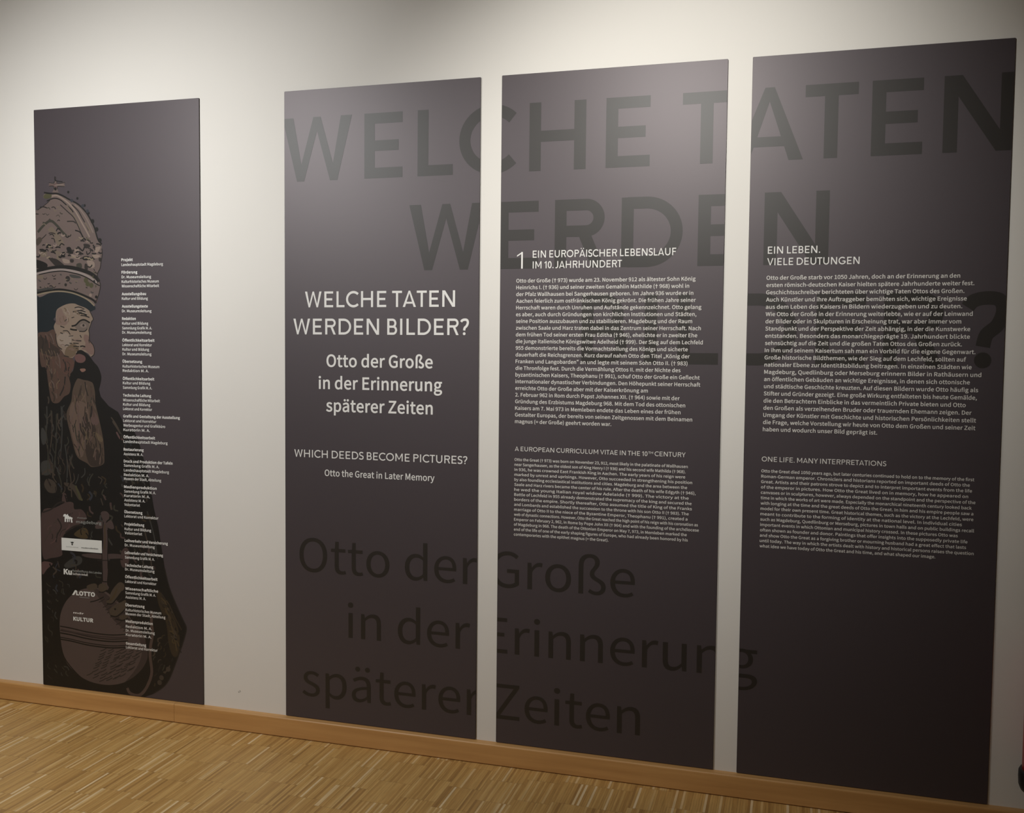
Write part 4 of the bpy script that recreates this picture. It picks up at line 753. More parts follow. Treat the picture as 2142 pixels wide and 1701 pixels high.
# --- first board: the print of the crowned man, one flat layer cut into inked shapes
TRACE = {
 'robe': [
  ["p","ink",0.0,[10,3218,346,2873,564,2956,620,2901,643,2845,617,2741,635,2677,715,2599,804,2554,840,2495,868,2428,956,2403,993,2340,1015,2274,1055,2152,1091,2042,1117,1912,1143,1762,1183,1613,1217,1416,1243,1266,1283,1117,1350,970,1417,844,1448,779,1415,664,1378,568,1293,366,1227,274,1119,198,1035,158,542,159,-5,161,-8,1342,-2,2376]],
  ["f","sleeve",0.0,[15,1661,155,1716,278,1770,342,1767,353,1714,429,1714,476,1640,363,1566,265,1506,232,1463,222,1353,213,1305,106,1277,16,1292]],
  ["f","dimbrown",0.0,[79,1963,159,1933,170,1853,93,1845,45,1907]],
  ["f","dimgrey",0.0,[24,2103,122,2114,137,2034,79,1990,22,2008]],
  ["f","dimgrey",0.0,[29,2396,63,2374,76,2287,40,2251,20,2315]],
  ["f","sleeve",0.0,[239,1842,271,1837,278,1774,229,1768]],
  ["f","rose",0.0,[11,1236,121,1231,63,1179,13,1127]],
  ["f","gold",0.0,[345,1497,426,1556,482,1546,489,1479,425,1468]],
  ["f","dimbrown",0.0,[257,1938,369,1916,431,1812,399,1797,336,1881,264,1911]],
  ["f","dimgrey",0.0,[358,1308,422,1299,405,1244,275,1201,244,1232]],
  ["l","ink2",6.8,[24,1668,114,1700,189,1759,254,1769]],
  ["l","ink2",6.8,[178,1623,217,1557,175,1486,158,1417]],
  ["l","ink2",6.8,[257,1505,346,1565,427,1583]],
  ["l","olive",9.0,[369,1916,415,1811,439,1799]],
  ["l","dimbrown",6.8,[22,1995,96,2032,161,1994]],
  ["l","dimbrown",6.8,[39,2009,88,2038,129,2023]],
  ["l","dimgrey",5.6,[86,2584,83,2420,50,2255]],
  ["l","dimbrown",5.6,[135,2544,136,2360,108,2175]],
  ["l","olivedark",5.6,[184,2553,179,2284,144,2012]],
  ["l","dimgrey",5.6,[234,2587,239,2364,216,2138]],
  ["l","dimbrown",5.6,[107,2134,135,2053,134,1971]],
  ["l","olivedark",5.6,[194,2014,222,1934,220,1851]],
  ["l","dimgrey",5.6,[267,2263,288,2100,280,1936]],
  ["l","dimbrown",5.6,[284,2141,320,1979,327,1816]],
  ["l","olivedark",5.6,[68,2419,91,2215,85,2010]],
  ["l","dimbrown",6.8,[748,2475,800,2409,839,2348]],
  ["l","dimbrown",5.6,[735,2508,780,2453,832,2365,858,2298]],
  ["l","rose",7.9,[786,2386,819,2336,845,2326]],
  ["l","dimbrown",5.6,[1039,1613,1092,1416,1118,1257]],
  ["l","dimgrey",5.6,[1078,1735,1140,1539,1175,1341]],
  ["l","dimbrown",4.0,[193,2155,200,2124,196,2092]],
  ["l","dimgrey",6.1,[184,2370,169,2332,185,2296]],
  ["l","hairdark",5.5,[227,2201,215,2160,240,2126]],
  ["l","hairdark",6.5,[344,2170,321,2117,307,2062]],
  ["l","dimgrey",4.7,[108,2190,135,2153,134,2108]],
  ["l","ink",6.1,[75,1972,93,1936,115,1902]],
  ["l","dimgrey",4.2,[401,2016,390,1972,367,1930]],
  ["l","dimgrey",6.7,[254,2509,232,2462,227,2412]],
  ["l","hairdark",3.2,[253,2101,266,2056,248,2010]],
  ["l","olivedark",5.5,[127,2503,133,2479,118,2457]],
  ["l","dimbrown",3.5,[127,2513,91,2479,94,2434]],
  ["l","ink",4.9,[219,2416,219,2359,181,2310]],
  ["l","ink",4.4,[261,2230,260,2196,265,2161]],
  ["l","olivedark",4.5,[205,2086,221,2057,205,2026]],
  ["l","dimgrey",6.7,[187,2062,190,2029,217,2005]],
  ["l","hairdark",5.8,[271,2525,265,2496,288,2476]],
  ["l","dimgrey",4.0,[519,2022,488,1970,514,1920]],
  ["l","dimbrown",4.1,[63,2279,82,2251,83,2219]],
  ["l","dimgrey",5.1,[146,2432,153,2390,124,2353]],
  ["l","dimgrey",4.2,[268,2596,246,2576,248,2549]],
  ["l","hairdark",5.1,[139,2408,133,2349,185,2310]],
  ["l","dimbrown",6.3,[312,2143,329,2099,356,2061]],
  ["l","dimgrey",3.6,[165,2122,171,2063,224,2027]],
  ["l","dimbrown",6.2,[236,2490,197,2437,220,2381]],
  ["l","ink",6.2,[501,2020,507,1997,527,1981]],
  ["l","dimbrown",3.9,[251,2145,241,2114,258,2087]],
  ["l","hairdark",4.1,[181,2370,219,2325,219,2269]],
  ["l","dimbrown",5.1,[196,2524,198,2476,219,2433]],
  ["l","dimbrown",4.5,[94,2047,106,2021,113,1994]],
  ["l","dimbrown",4.4,[259,1904,258,1867,229,1837]],
  ["l","dimgrey",3.3,[224,2227,202,2190,209,2151]],
  ["l","dimbrown",6.5,[99,2666,108,2638,103,2608]],
  ["l","dimbrown",6.3,[133,2099,134,2070,111,2046]],
  ["l","olivedark",5.6,[129,2551,128,2527,111,2507]],
  ["l","hairdark",4.7,[130,2502,128,2471,128,2441]],
  ["l","hairdark",3.8,[104,2161,107,2101,164,2067]],
  ["l","ink",4.8,[115,2335,108,2292,86,2252]],
  ["l","olivedark",5.6,[64,2517,77,2489,96,2465]],
  ["l","hairdark",4.7,[199,2073,207,2049,220,2026]],
  ["l","hairdark",5.5,[107,2126,116,2086,125,2046]],
  ["l","olivedark",4.9,[294,2327,303,2283,270,2246]],
  ["l","dimgrey",4.2,[340,2183,329,2153,314,2124]],
  ["l","hairdark",3.5,[80,2232,92,2212,88,2189]],
  ["l","hairdark",4.4,[88,1949,96,1917,115,1890]],
  ["l","olivedark",6.1,[547,2026,513,1978,501,1923]],
  ["l","dimgrey",4.7,[464,2069,464,2023,428,1986]],
  ["l","dimgrey",3.2,[212,2328,194,2302,190,2273]],
  ["l","dimbrown",5.0,[143,2017,145,1970,174,1933]],
  ["l","dimgrey",4.3,[247,2554,255,2510,281,2472]],
  ["l","hairdark",3.3,[257,2548,280,2511,261,2472]],
  ["l","ink",5.6,[598,2043,591,2020,581,1998]],
  ["l","olivedark",4.1,[142,2267,143,2219,170,2177]],
  ["l","ink",5.7,[174,2573,183,2529,145,2494]],
  ["l","hairdark",4.6,[307,2251,294,2216,294,2181]],
  ["l","ink",3.4,[103,2253,121,2215,130,2174]],
  ["l","ink",5.8,[240,2196,235,2164,250,2134]],
  ["l","dimbrown",4.2,[351,2021,356,1964,311,1918]],
  ["l","olivedark",5.2,[312,2169,326,2123,345,2078]],
  ["l","ink",3.9,[282,1977,307,1946,298,1907]],
  ["l","ink",3.4,[163,1897,169,1854,206,1824]],
  ["l","ink",9.0,[345,1274,369,1267,360,1245]],
  ["l","ink",5.1,[660,2031,641,2008,665,1991]],
  ["l","golddark",8.2,[783,1067,774,1045,791,1030]],
  ["l","golddark",8.7,[596,1430,607,1421,607,1408]],
  ["l","ink",7.6,[864,1300,877,1280,867,1257]],
  ["l","olivedark",5.3,[656,1454,653,1429,678,1416]],
  ["l","dimbrown",7.0,[56,991,69,981,63,965]],
  ["l","ink",5.4,[419,1549,414,1522,423,1497]],
  ["l","navy",9.4,[305,1341,342,1321,356,1287]],
  ["l","ink",5.4,[257,1832,268,1803,275,1773]],
  ["l","dimbrown",4.6,[310,1229,357,1228,357,1189]],
  ["l","ink",4.4,[878,1870,884,1841,912,1824]],
  ["l","ink",5.9,[973,1826,1003,1827,1002,1802]],
  ["l","olivedark",5.9,[547,1858,571,1854,569,1833]],
  ["l","olivedark",6.6,[1090,1245,1085,1215,1105,1192]],
  ["l","olivedark",5.8,[509,1484,518,1461,531,1439]],
  ["l","navy",8.3,[823,2019,841,2000,844,1974]],
  ["l","olivedark",4.5,[929,1566,921,1534,954,1521]],
  ["l","dimgrey",7.3,[692,1484,710,1456,730,1429]],
  ["l","navy",7.5,[165,1050,150,1017,170,990]],
  ["l","olivedark",8.1,[948,1415,954,1400,958,1384]],
  ["l","olivedark",8.4,[695,1683,734,1666,712,1631]],
  ["l","dimgrey",10.0,[1135,1414,1160,1406,1159,1383]],
  ["l","ink",4.3,[267,1826,283,1810,270,1791]],
  ["l","navy",8.0,[996,1916,1012,1911,1012,1896]],
  ["l","dimbrown",9.3,[1107,1260,1130,1256,1123,1235]],
  ["l","dimbrown",5.5,[827,1634,825,1610,838,1591]],
  ["l","dimgrey",10.0,[853,1991,873,1982,877,1963]],
  ["l","dimbrown",6.5,[839,1368,854,1342,868,1316]],
  ["l","ink",7.4,[751,1924,765,1914,770,1900]],
  ["l","olivedark",6.8,[808,1388,813,1376,825,1369]],
  ["l","golddark",6.9,[630,2006,672,1983,655,1940]],
  ["l","dimbrown",6.2,[1042,1391,1031,1358,1051,1331]],
  ["l","dimbrown",4.9,[771,1063,808,1053,805,1019]],
  ["l","golddark",5.3,[996,1417,1007,1405,1016,1391]],
  ["l","sleeve",6.3,[812,1876,835,1861,846,1838]],
  ["l","dimbrown",5.2,[937,1961,937,1934,969,1935]],
  ["l","sleeve",5.0,[1093,1429,1082,1396,1117,1386]],
  ["l","ink",5.8,[988,1096,982,1081,986,1067]],
  ["l","sleeve",7.9,[388,1199,361,1165,394,1140]],
  ["l","golddark",9.3,[1070,1698,1105,1689,1102,1657]],
  ["l","ink",10.1,[474,1368,465,1333,469,1299]],
  ["l","dimgrey",4.8,[1036,1350,1039,1335,1034,1319]],
  ["l","golddark",5.2,[977,2001,989,1985,987,1965]],
  ["l","ink",8.5,[477,1269,518,1256,521,1218]],
  ["l","dimbrown",4.4,[172,1254,182,1228,187,1200]],
  ["l","golddark",5.7,[899,1810,888,1774,923,1756]],
  ["l","sleeve",9.6,[718,1790,721,1759,729,1729]],
  ["l","ink",4.6,[700,1841,697,1819,709,1801]],
  ["l","dimgrey",4.4,[1019,1318,1039,1291,1041,1257]],
  ["l","sleeve",7.3,[816,1535,819,1503,855,1497]],
  ["l","golddark",7.4,[1023,1693,1032,1663,1064,1652]],
  ["l","navy",9.2,[380,1171,413,1155,392,1125]],
  ["l","ink",4.5,[689,1657,683,1638,704,1632]],
  ["l","golddark",8.2,[770,1594,778,1558,812,1536]],
  ["l","navy",5.0,[175,1239,150,1192,201,1171]],
  ["l","ink",6.4,[548,1377,562,1356,553,1331]],
  ["l","sleeve",4.9,[1119,1276,1142,1274,1145,1255]],
  ["l","navy",5.2,[1094,1251,1130,1243,1137,1212]],
  ["l","ink",6.9,[90,1229,95,1215,103,1203]],
  ["l","navy",7.1,[1105,1206,1111,1194,1122,1186]],
  ["l","golddark",9.5,[551,1875,574,1866,565,1845]],
  ["l","olivedark",5.1,[652,1899,635,1857,676,1834]],
  ["l","olivedark",6.9,[757,1769,754,1733,793,1723]],
  ["l","navy",6.3,[189,1927,212,1902,234,1876]],
  ["l","golddark",6.5,[490,1851,511,1824,485,1797]],
  ["l","ink",6.9,[818,1648,821,1627,838,1611]],
  ["l","dimbrown",5.6,[717,1760,728,1746,723,1729]],
  ["l","golddark",7.9,[427,1932,447,1900,434,1864]],
  ["l","dimgrey",9.4,[675,1355,687,1326,697,1297]],
  ["l","ink",5.9,[465,1516,481,1503,491,1486]],
  ["l","dimbrown",4.8,[622,1821,632,1791,642,1762]],
  ["l","navy",6.0,[123,1131,128,1120,131,1107]],
  ["l","dimgrey",7.1,[1071,1442,1117,1437,1116,1396]],
  ["l","ink",9.9,[251,1340,272,1328,275,1307]],
  ["l","sleeve",7.2,[942,1355,943,1322,967,1299]],
  ["l","sleeve",9.9,[1014,1228,1011,1192,1042,1171]],
  ["l","ink",4.7,[973,1944,982,1930,996,1920]],
  ["l","olivedark",4.5,[444,1576,433,1549,461,1537]],
  ["l","olivedark",6.7,[356,1175,371,1150,373,1121]],
  ["l","navy",4.1,[599,1441,605,1416,615,1392]],
  ["l","navy",9.7,[504,1871,533,1838,508,1799]],
  ["l","dimbrown",6.9,[298,1904,297,1881,323,1876]],
  ["l","navy",4.2,[327,1310,337,1280,338,1248]],
  ["l","sleeve",5.0,[962,1192,946,1149,989,1128]],
  ["l","olivedark",9.1,[670,1429,645,1402,668,1378]],
  ["l","golddark",6.1,[487,1700,490,1668,526,1660]],
  ["l","olivedark",5.2,[569,1194,564,1151,613,1145]],
  ["l","ink",4.6,[415,1179,420,1160,421,1141]],
  ["l","olivedark",4.8,[684,1951,665,1929,686,1911]],
  ["l","dimbrown",4.4,[1036,1323,1034,1281,1080,1270]],
  ["l","ink",6.7,[748,1147,755,1128,776,1122]],
  ["l","ink",6.3,[636,1189,655,1178,657,1158]],
  ["l","dimbrown",4.1,[597,2002,636,1981,616,1942]],
  ["l","dimbrown",6.2,[950,1895,963,1866,989,1845]],
  ["l","navy",4.6,[573,1464,578,1448,597,1445]],
  ["l","sleeve",8.1,[509,1747,512,1709,545,1685]],
  ["l","dimbrown",9.1,[594,1457,584,1428,610,1410]],
  ["l","sleeve",6.3,[1023,1481,1027,1447,1045,1418]],
  ["l","ink",9.0,[721,1898,711,1872,728,1851]],
  ["l","ink",9.9,[562,1685,552,1663,562,1642]],
  ["l","dimgrey",4.3,[533,1534,519,1506,531,1480]],
  ["l","dimgrey",9.0,[619,1677,617,1632,669,1628]],
  ["l","sleeve",7.7,[648,1852,659,1830,672,1809]],
  ["l","dimbrown",4.8,[808,1390,842,1366,847,1328]],
  ["l","dimgrey",6.8,[834,1953,835,1935,854,1932]],
  ["l","ink",8.6,[742,1917,742,1879,778,1858]],
  ["l","ink",7.5,[934,1940,961,1924,979,1900]],
  ["l","dimbrown",7.2,[121,1200,159,1171,124,1134]],
  ["l","olivedark",8.1,[943,2015,929,1982,961,1961]],
  ["l","ink2",5.8,[94,763,121,749,114,720]],
  ["l","dimgrey",3.3,[266,1061,288,1057,290,1038]],
  ["l","olivedark",4.4,[244,306,241,278,265,261]],
  ["l","olivedark",3.3,[27,590,34,560,54,536]],
  ["l","dimgrey",4.0,[230,1021,225,994,240,971]],
  ["l","olivedark",4.1,[61,910,69,897,81,887]],
  ["l","olivedark",3.2,[37,583,56,565,57,539]],
  ["l","olivedark",5.0,[118,309,134,293,152,278]],
  ["l","dimgrey",5.8,[146,812,135,777,159,749]],
  ["l","ink2",5.4,[73,906,94,896,100,876]],
  ["l","olivedark",4.5,[76,643,104,628,99,599]],
  ["l","dimgrey",5.8,[117,1004,143,991,155,968]],
  ["l","olivedark",3.4,[218,1021,207,988,237,970]],
  ["l","ink2",5.4,[48,247,72,230,97,216]],
  ["l","olivedark",3.2,[61,355,52,323,79,303]],
  ["l","dimgrey",4.3,[192,286,192,270,204,259]],
  ["l","olivedark",4.1,[66,695,63,663,82,637]],
  ["l","olivedark",3.9,[52,1055,72,1037,99,1027]],
  ["l","olivedark",3.2,[200,333,214,323,225,310]],
  ["l","dimgrey",5.4,[221,341,255,338,271,313]],
  ["l","ink2",3.3,[66,1002,66,968,101,953]],
  ["l","dimgrey",3.8,[55,857,69,840,91,830]],
  ["l","olivedark",5.4,[149,924,157,911,174,907]],
  ["l","dimgrey",3.8,[108,824,111,812,116,800]],
  ["l","olivedark",3.8,[181,1086,221,1071,220,1033]],
  ["l","olivedark",5.5,[132,347,137,334,148,324]],
  ["l","dimgrey",4.3,[817,2391,850,2356,889,2327]],
  ["l","ink",5.0,[999,2165,1013,2131,1036,2101]],
  ["l","dimbrown",4.7,[1044,1878,1072,1854,1075,1818]],
  ["l","dimbrown",3.2,[865,2285,863,2246,872,2208]],
  ["l","ink",4.4,[836,2369,849,2339,879,2320]],
  ["l","dimbrown",4.1,[880,2188,920,2158,953,2123]],
  ["l","ink",5.6,[978,1965,996,1941,999,1913]],
  ["l","ink",4.9,[932,2077,947,2038,985,2013]],
  ["l","ink",4.6,[1031,2000,1030,1980,1035,1960]],
  ["l","dimgrey",4.6,[1002,2041,1026,2008,1037,1969]],
  ["l","ink",4.1,[880,2263,873,2225,892,2193]],
  ["l","ink",5.8,[824,2372,825,2346,830,2321]],
  ["l","navy",3.7,[984,2150,997,2106,1018,2066]],
  ["l","navy",3.9,[921,2116,949,2073,954,2023]],
  ["l","navy",4.4,[865,2317,879,2286,898,2258]],
  ["l","navy",4.1,[1014,2033,1011,2008,1013,1982]],
  ["l","dimgrey",4.7,[1004,2042,1036,2000,1059,1953]],
  ["l","dimbrown",4.1,[978,2095,986,2044,1015,2001]],
  ["l","ink",4.4,[1006,1966,1030,1953,1037,1929]],
  ["l","dimgrey",3.9,[945,2179,957,2157,978,2140]],
  ["l","navy",5.2,[892,2350,920,2315,927,2273]],
  ["l","ink",4.4,[877,2295,894,2263,888,2228]],
  ["l","dimbrown",6.3,[1260,430,1247,404,1218,392]],
  ["l","olivedark",4.4,[1292,687,1276,669,1287,651]],
  ["l","dimbrown",5.3,[1171,590,1159,574,1143,562]],
  ["l","ink2",5.0,[1202,600,1192,590,1182,581]],
  ["l","dimbrown",5.1,[1254,423,1246,402,1229,385]],
  ["l","dimbrown",4.0,[1200,497,1176,491,1167,470]],
  ["l","ink2",3.7,[1269,657,1251,637,1232,617]],
  ["l","ink2",5.3,[1158,377,1145,364,1132,351]],
  ["l","olivedark",4.9,[1144,519,1127,504,1118,485]],
  ["l","ink2",5.6,[1312,520,1303,507,1302,493]],
  ["l","dimbrown",6.4,[1132,568,1135,538,1108,516]],
  ["l","dimbrown",6.0,[1190,643,1175,627,1169,607]],
  ["l","olivedark",4.7,[1230,456,1223,430,1209,406]],
  ["l","olivedark",4.6,[1361,735,1356,722,1345,711]],
  ["l","dimbrown",5.4,[1282,458,1272,439,1256,423]],
  ["l","golddark",5.7,[1374,736,1363,716,1358,695]],
  ["l","golddark",4.4,[1240,709,1212,699,1205,673]],
  ["l","golddark",4.2,[1239,562,1242,538,1220,520]],
  ["l","ink2",5.5,[1211,461,1186,443,1185,416]],
  ["l","ink2",4.2,[1303,669,1280,663,1271,644]],
  ["l","golddark",4.8,[1227,597,1229,583,1222,569]],
  ["l","golddark",4.4,[1195,616,1203,596,1185,579]],
  ["l","golddark",6.5,[1138,292,1134,278,1129,264]],
  ["l","dimbrown",6.7,[1282,790,1271,774,1266,756]],
  ["l","ink2",4.5,[1187,431,1172,411,1176,388]],
  ["l","dimbrown",6.2,[1200,684,1170,670,1172,643]],
  ["l","rose",4.9,[300,1583,293,1552,261,1534]],
  ["l","dimbrown",4.9,[74,1468,53,1439,34,1410]],
  ["l","mauve",2.8,[132,1532,100,1508,73,1479]],
  ["l","dimbrown",3.4,[110,1514,96,1491,70,1476]],
  ["l","mauve",4.9,[62,1574,41,1556,41,1532]],
  ["l","dimbrown",3.0,[189,1513,169,1503,162,1485]],
  ["l","ink2",4.9,[335,1681,293,1658,279,1618]],
  ["l","dimbrown",4.2,[95,1552,103,1521,88,1491]],
  ["l","mauve",4.4,[214,1495,211,1473,208,1451]],
  ["l","mauve",2.8,[343,1714,330,1697,318,1679]],
  ["l","mauve",3.2,[204,1410,184,1391,180,1367]],
  ["l","rose",3.2,[118,1561,87,1546,74,1518]],
  ["l","mauve",3.5,[228,1645,222,1622,197,1609]],
  ["l","ink2",4.4,[119,1489,126,1467,117,1444]],
  ["l","dimbrown",4.4,[166,1612,159,1592,137,1581]],
  ["l","ink2",2.8,[267,1540,220,1518,199,1475]],
  ["l","rose",3.8,[162,1451,137,1422,100,1404]],
  ["l","rose",4.1,[399,1690,405,1664,381,1643]],
  ["l","mauve",3.6,[378,1709,334,1695,314,1659]],
  ["l","mauve",4.5,[177,1389,150,1355,141,1316]],
  ["l","ink2",4.5,[1243,1266,1283,1117,1350,970,1417,844,1444,779,1411,664,1373,568,1288,366,1223,274,1119,202]],
 ],
 'robe_trim': [
  ["f","golddark",0.0,[1164,1088,1236,1023,1276,941,1332,854,1371,752,1378,682,1361,553,1312,541,1273,636,1250,812,1179,962]],
  ["l","ink2",5.0,[1185,1073,1218,1048,1240,1009]],
  ["l","gold",5.0,[1205,1019,1237,993,1259,955]],
  ["l","ink2",5.0,[1224,964,1256,939,1279,900]],
  ["l","gold",5.0,[1243,909,1275,884,1298,846]],
  ["l","ink2",5.0,[1262,855,1294,830,1317,791]],
  ["l","gold",5.0,[1282,800,1313,775,1336,737]],
  ["l","ink2",5.0,[1301,746,1333,721,1355,683]],
  ["l","gold",5.0,[1320,691,1352,666,1374,628]],
  ["l","ink2",5.0,[1339,637,1371,612,1393,574]],
  ["l","gold",6.8,[1239,945,1289,829,1324,712,1350,586]],
  ["d","dimbrown",11.2,[1266,424]],
  ["d","dimbrown",11.2,[1200,345]],
  ["d","dimbrown",11.2,[1181,302]],
  ["l","golddark",5.6,[1172,1080,1272,980,1335,865,1398,767]],
  ["l","gold",5.1,[1312,682,1308,659,1327,646]],
  ["l","ink2",5.3,[1262,957,1280,945,1291,928]],
  ["l","ink",4.3,[1292,733,1306,724,1321,716]],
  ["l","dimbrown",4.5,[1294,705,1313,696,1313,677]],
  ["l","ink",4.8,[1246,1017,1259,1004,1260,987]],
  ["l","ink",4.9,[1244,874,1259,877,1265,865]],
  ["l","ink2",6.2,[1271,808,1281,798,1297,796]],
  ["l","ink",3.3,[1220,965,1222,945,1243,939]],
  ["l","dimbrown",3.6,[1316,741,1337,729,1355,713]],
  ["l","ink2",5.2,[1196,977,1202,967,1213,963]],
  ["l","ink",6.0,[1333,693,1338,681,1352,680]],
  ["l","gold",4.6,[1335,751,1342,732,1350,713]],
  ["l","ink",5.6,[1346,783,1339,767,1352,757]],
  ["l","ink",6.2,[1374,745,1369,732,1380,722]],
  ["l","dimbrown",4.8,[1316,768,1331,749,1346,730]],
  ["l","ink",3.8,[1247,961,1265,955,1278,943]],
  ["l","dimbrown",5.7,[1274,886,1278,863,1283,841]],
  ["l","gold",5.3,[1258,939,1271,933,1271,920]],
  ["l","ink",4.3,[1234,879,1250,869,1262,855]],
  ["l","gold",5.1,[1280,747,1306,743,1325,727]],
  ["l","dimbrown",4.9,[1258,926,1272,925,1278,915]],
  ["l","gold",4.4,[1220,999,1239,996,1251,984]],
  ["l","ink2",4.4,[1209,1035,1226,1027,1231,1011]],
  ["l","gold",3.4,[1257,1003,1262,989,1272,977]],
  ["l","ink",3.4,[1305,855,1310,843,1323,838]],
  ["l","dimbrown",3.6,[1305,920,1304,908,1315,902]],
  ["l","ink2",6.2,[1266,828,1278,821,1289,811]],
  ["l","gold",3.2,[1263,892,1275,888,1280,877]],
  ["l","dimbrown",3.5,[1208,999,1220,979,1247,977]],
  ["l","dimbrown",4.8,[1332,729,1327,705,1349,694]],
 ],
 'cap': [
  ["f","hat",0.0,[1,3522,66,3537,135,3547,232,3554,339,3545,451,3515,539,3468,586,3434,593,3406,576,3399,537,3387,495,3415,428,3435,380,3451,313,3447,244,3426,205,3392,197,3351,169,3323,198,3299,178,3267,168,3232,104,3214,10,3203,8,3356]],
 ],
 'crown': [
  ["f","crownfill",0.0,[1,4222,21,4242,66,4264,135,4306,165,4341,96,4339,87,4363,117,4382,222,4374,286,4350,353,4314,419,4284,471,4247,522,4198,559,4142,592,4086,607,4031,628,3979,660,3943,667,3907,670,3860,657,3797,648,3746,618,3687,645,3616,640,3561,620,3505,596,3458,584,3436,539,3466,451,3513,339,3543,232,3552,135,3545,6,3522,4,3760,1,4001]],
  ["l","ink2",3.6,[214,4514,213,4474]],
  ["p","crownfill",0.0,[148,4465,191,4457,203,4462,204,4482,223,4481,225,4460,240,4453,302,4459,307,4431,239,4439,227,4434,231,4406,243,4382,175,4384,193,4407,198,4435,186,4441,142,4441]],
  ["l","ink2",2.9,[143,4469,191,4461,201,4478,225,4477,230,4459,307,4462]],
  ["l","pale2",3.6,[157,4452,215,4446,292,4447]],
  ["l","rose",4.5,[191,4435,220,4428,234,4429]],
  ["l","ink2",2.9,[147,4439,191,4435,195,4411]],
  ["l","ink2",2.9,[302,4429,234,4433,231,4410]],
  ["d","ink2",6.8,[210,4415]],
  ["f","olive",0.0,[87,4355,117,4378,170,4368,160,4341,106,4335]],
  ["l","ink",6.8,[93,4387,161,4377,224,4374,286,4352,353,4318,419,4288,471,4251,522,4200,559,4144,592,4086,610,4031,630,3979,665,3943]],
  ["l","ink",3.6,[206,4517,210,4484,283,4470]],
  ["l","rose",4.5,[150,4450,187,4447,224,4457]],
  ["d","ink",5.9,[339,4382]],
  ["d","ink",5.9,[429,4327]],
  ["d","ink",5.9,[500,4266]],
  ["d","ink",5.9,[539,4202]],
  ["d","ink",5.9,[210,4411]],
  ["d","ink",9.5,[576,4134]],
  ["d","ink",9.5,[615,4066]],
  ["d","ink",9.5,[646,3975]],
  ["d","navy",7.6,[481,4263]],
  ["d","navy",7.6,[527,4218]],
  ["d","navy",7.6,[372,4310]],
  ["l","ink",5.0,[120,4315,194,4336,257,4321,311,4282,365,4239,387,4213]],
  ["l","ink2",5.0,[374,4277,436,4223,471,4169,506,4117,537,4060]],
  ["l","ink2",4.5,[257,4280,328,4222,373,4187,399,4157,438,4089,460,4043,491,3991]],
  ["l","pale",6.8,[171,4354,222,4358,285,4328,352,4281,400,4231,436,4178,475,4117,514,4057,545,4004]],
  ["l","pale2",5.4,[401,4276,454,4237,507,4172,546,4108,581,4040]],
  ["l","tan",5.4,[320,4275,373,4210,417,4156,452,4081]],
  ["l","tan",6.8,[502,4128,532,4082,559,4041]],
  ["l","ink",4.5,[50,4265,87,4268,119,4259]],
  ["l","ink2",4.5,[1,4212,35,4209]],
  ["l","ink2",5.0,[322,4140,385,4138,410,4121]],
  ["l","ink",5.4,[402,4064,451,4047,477,4006]],
  ["l","olivedark",11.2,[23,4058,93,4120,158,4149,217,4110,275,4052,315,4017]],
  ["l","olivedark",9.0,[75,4136,112,4131,154,4164]],
  ["f","tan",0.0,[125,4074,166,4100,198,4073,243,4026,287,3958,232,3940,196,3990,170,4043]],
  ["l","ink2",4.5,[133,4044,166,4049,202,4039]],
  ["l","ink2",4.5,[160,4002,187,3998,196,3967]],
  ["l","ink2",4.0,[26,3979,73,4008,110,4037]],
  ["f","dimbrown",0.0,[-2,3979,36,4016,68,3993,21,3945]],
  ["l","ink",5.9,[38,3910,71,3911,107,3895]],
  ["l","ink",5.9,[200,3925,227,3929,252,3923]],
  ["l","ink",5.9,[103,3927,140,3929,177,3922]],
  ["l","ink",5.9,[153,3889,185,3884,203,3873]],
  ["l","ink",5.9,[249,3851,276,3847,299,3848]],
  ["l","ink",5.9,[448,3879,462,3872,480,3864]],
  ["l","ink",5.9,[454,3976,477,3976,495,3971]],
  ["l","ink",5.9,[129,3840,152,3832,171,3836]],
  ["l","ink",5.9,[565,3870,591,3865,609,3869]],
  ["l","ink",5.9,[0,3854,28,3850,42,3868]],
  ["l","ink",5.9,[631,3876,654,3868,671,3875]],
  ["l","ink",5.9,[610,3947,637,3944,657,3933]],
  ["l","ink",5.9,[422,3925,440,3921,440,3906]],
  ["l","ink",5.9,[552,3900,569,3896,574,3884]],
  ["f","ink",0.0,[314,3923,350,3926,367,3896,381,3873,335,3870,318,3897]],
  ["f","ink",0.0,[475,3842,524,3848,560,3833,599,3821,559,3814,483,3815]],
  ["f","ink",0.0,[-3,3824,55,3815,114,3788,105,3758,21,3751,-1,3774]],
  ["f","ink2",0.0,[134,3836,203,3831,257,3800,284,3774,210,3767,161,3802]],
  ["f","ink2",0.0,[496,3785,518,3777,522,3733,491,3744]],
  ["f","ink2",0.0,[485,3949,539,3944,548,3922,503,3912]],
  ["f","ink2",0.0,[635,3831,662,3827,657,3801,635,3805]],
  ["f","ink2",0.0,[348,3825,384,3821,379,3798,352,3799]],
  ["f","olivedark",0.0,[411,3783,456,3790,464,3752,419,3749]],
  ["f","tan",0.0,[195,3899,240,3891,258,3872,212,3869]],
  ["f","pale",0.0,[249,3872,294,3869,290,3858,253,3861]],
  ["f","pale",0.0,[358,3866,439,3846,461,3827,393,3832]],
  ["f","pale",0.0,[569,3855,613,3858,649,3846,600,3828]],
  ["f","pale",0.0,[514,3811,581,3802,590,3758,545,3751]],
  ["f","pale",0.0,[395,3910,431,3917,435,3868,403,3865]],
  ["f","tan",0.0,[212,3865,239,3853,239,3819,212,3831]],
  ["f","pale",0.0,[271,3830,334,3818,338,3792,284,3796]],
  ["f","tan",0.0,[47,3891,107,3890,111,3856,56,3849]],
  ["f","tan",0.0,[140,3908,186,3907,190,3896,149,3896]],
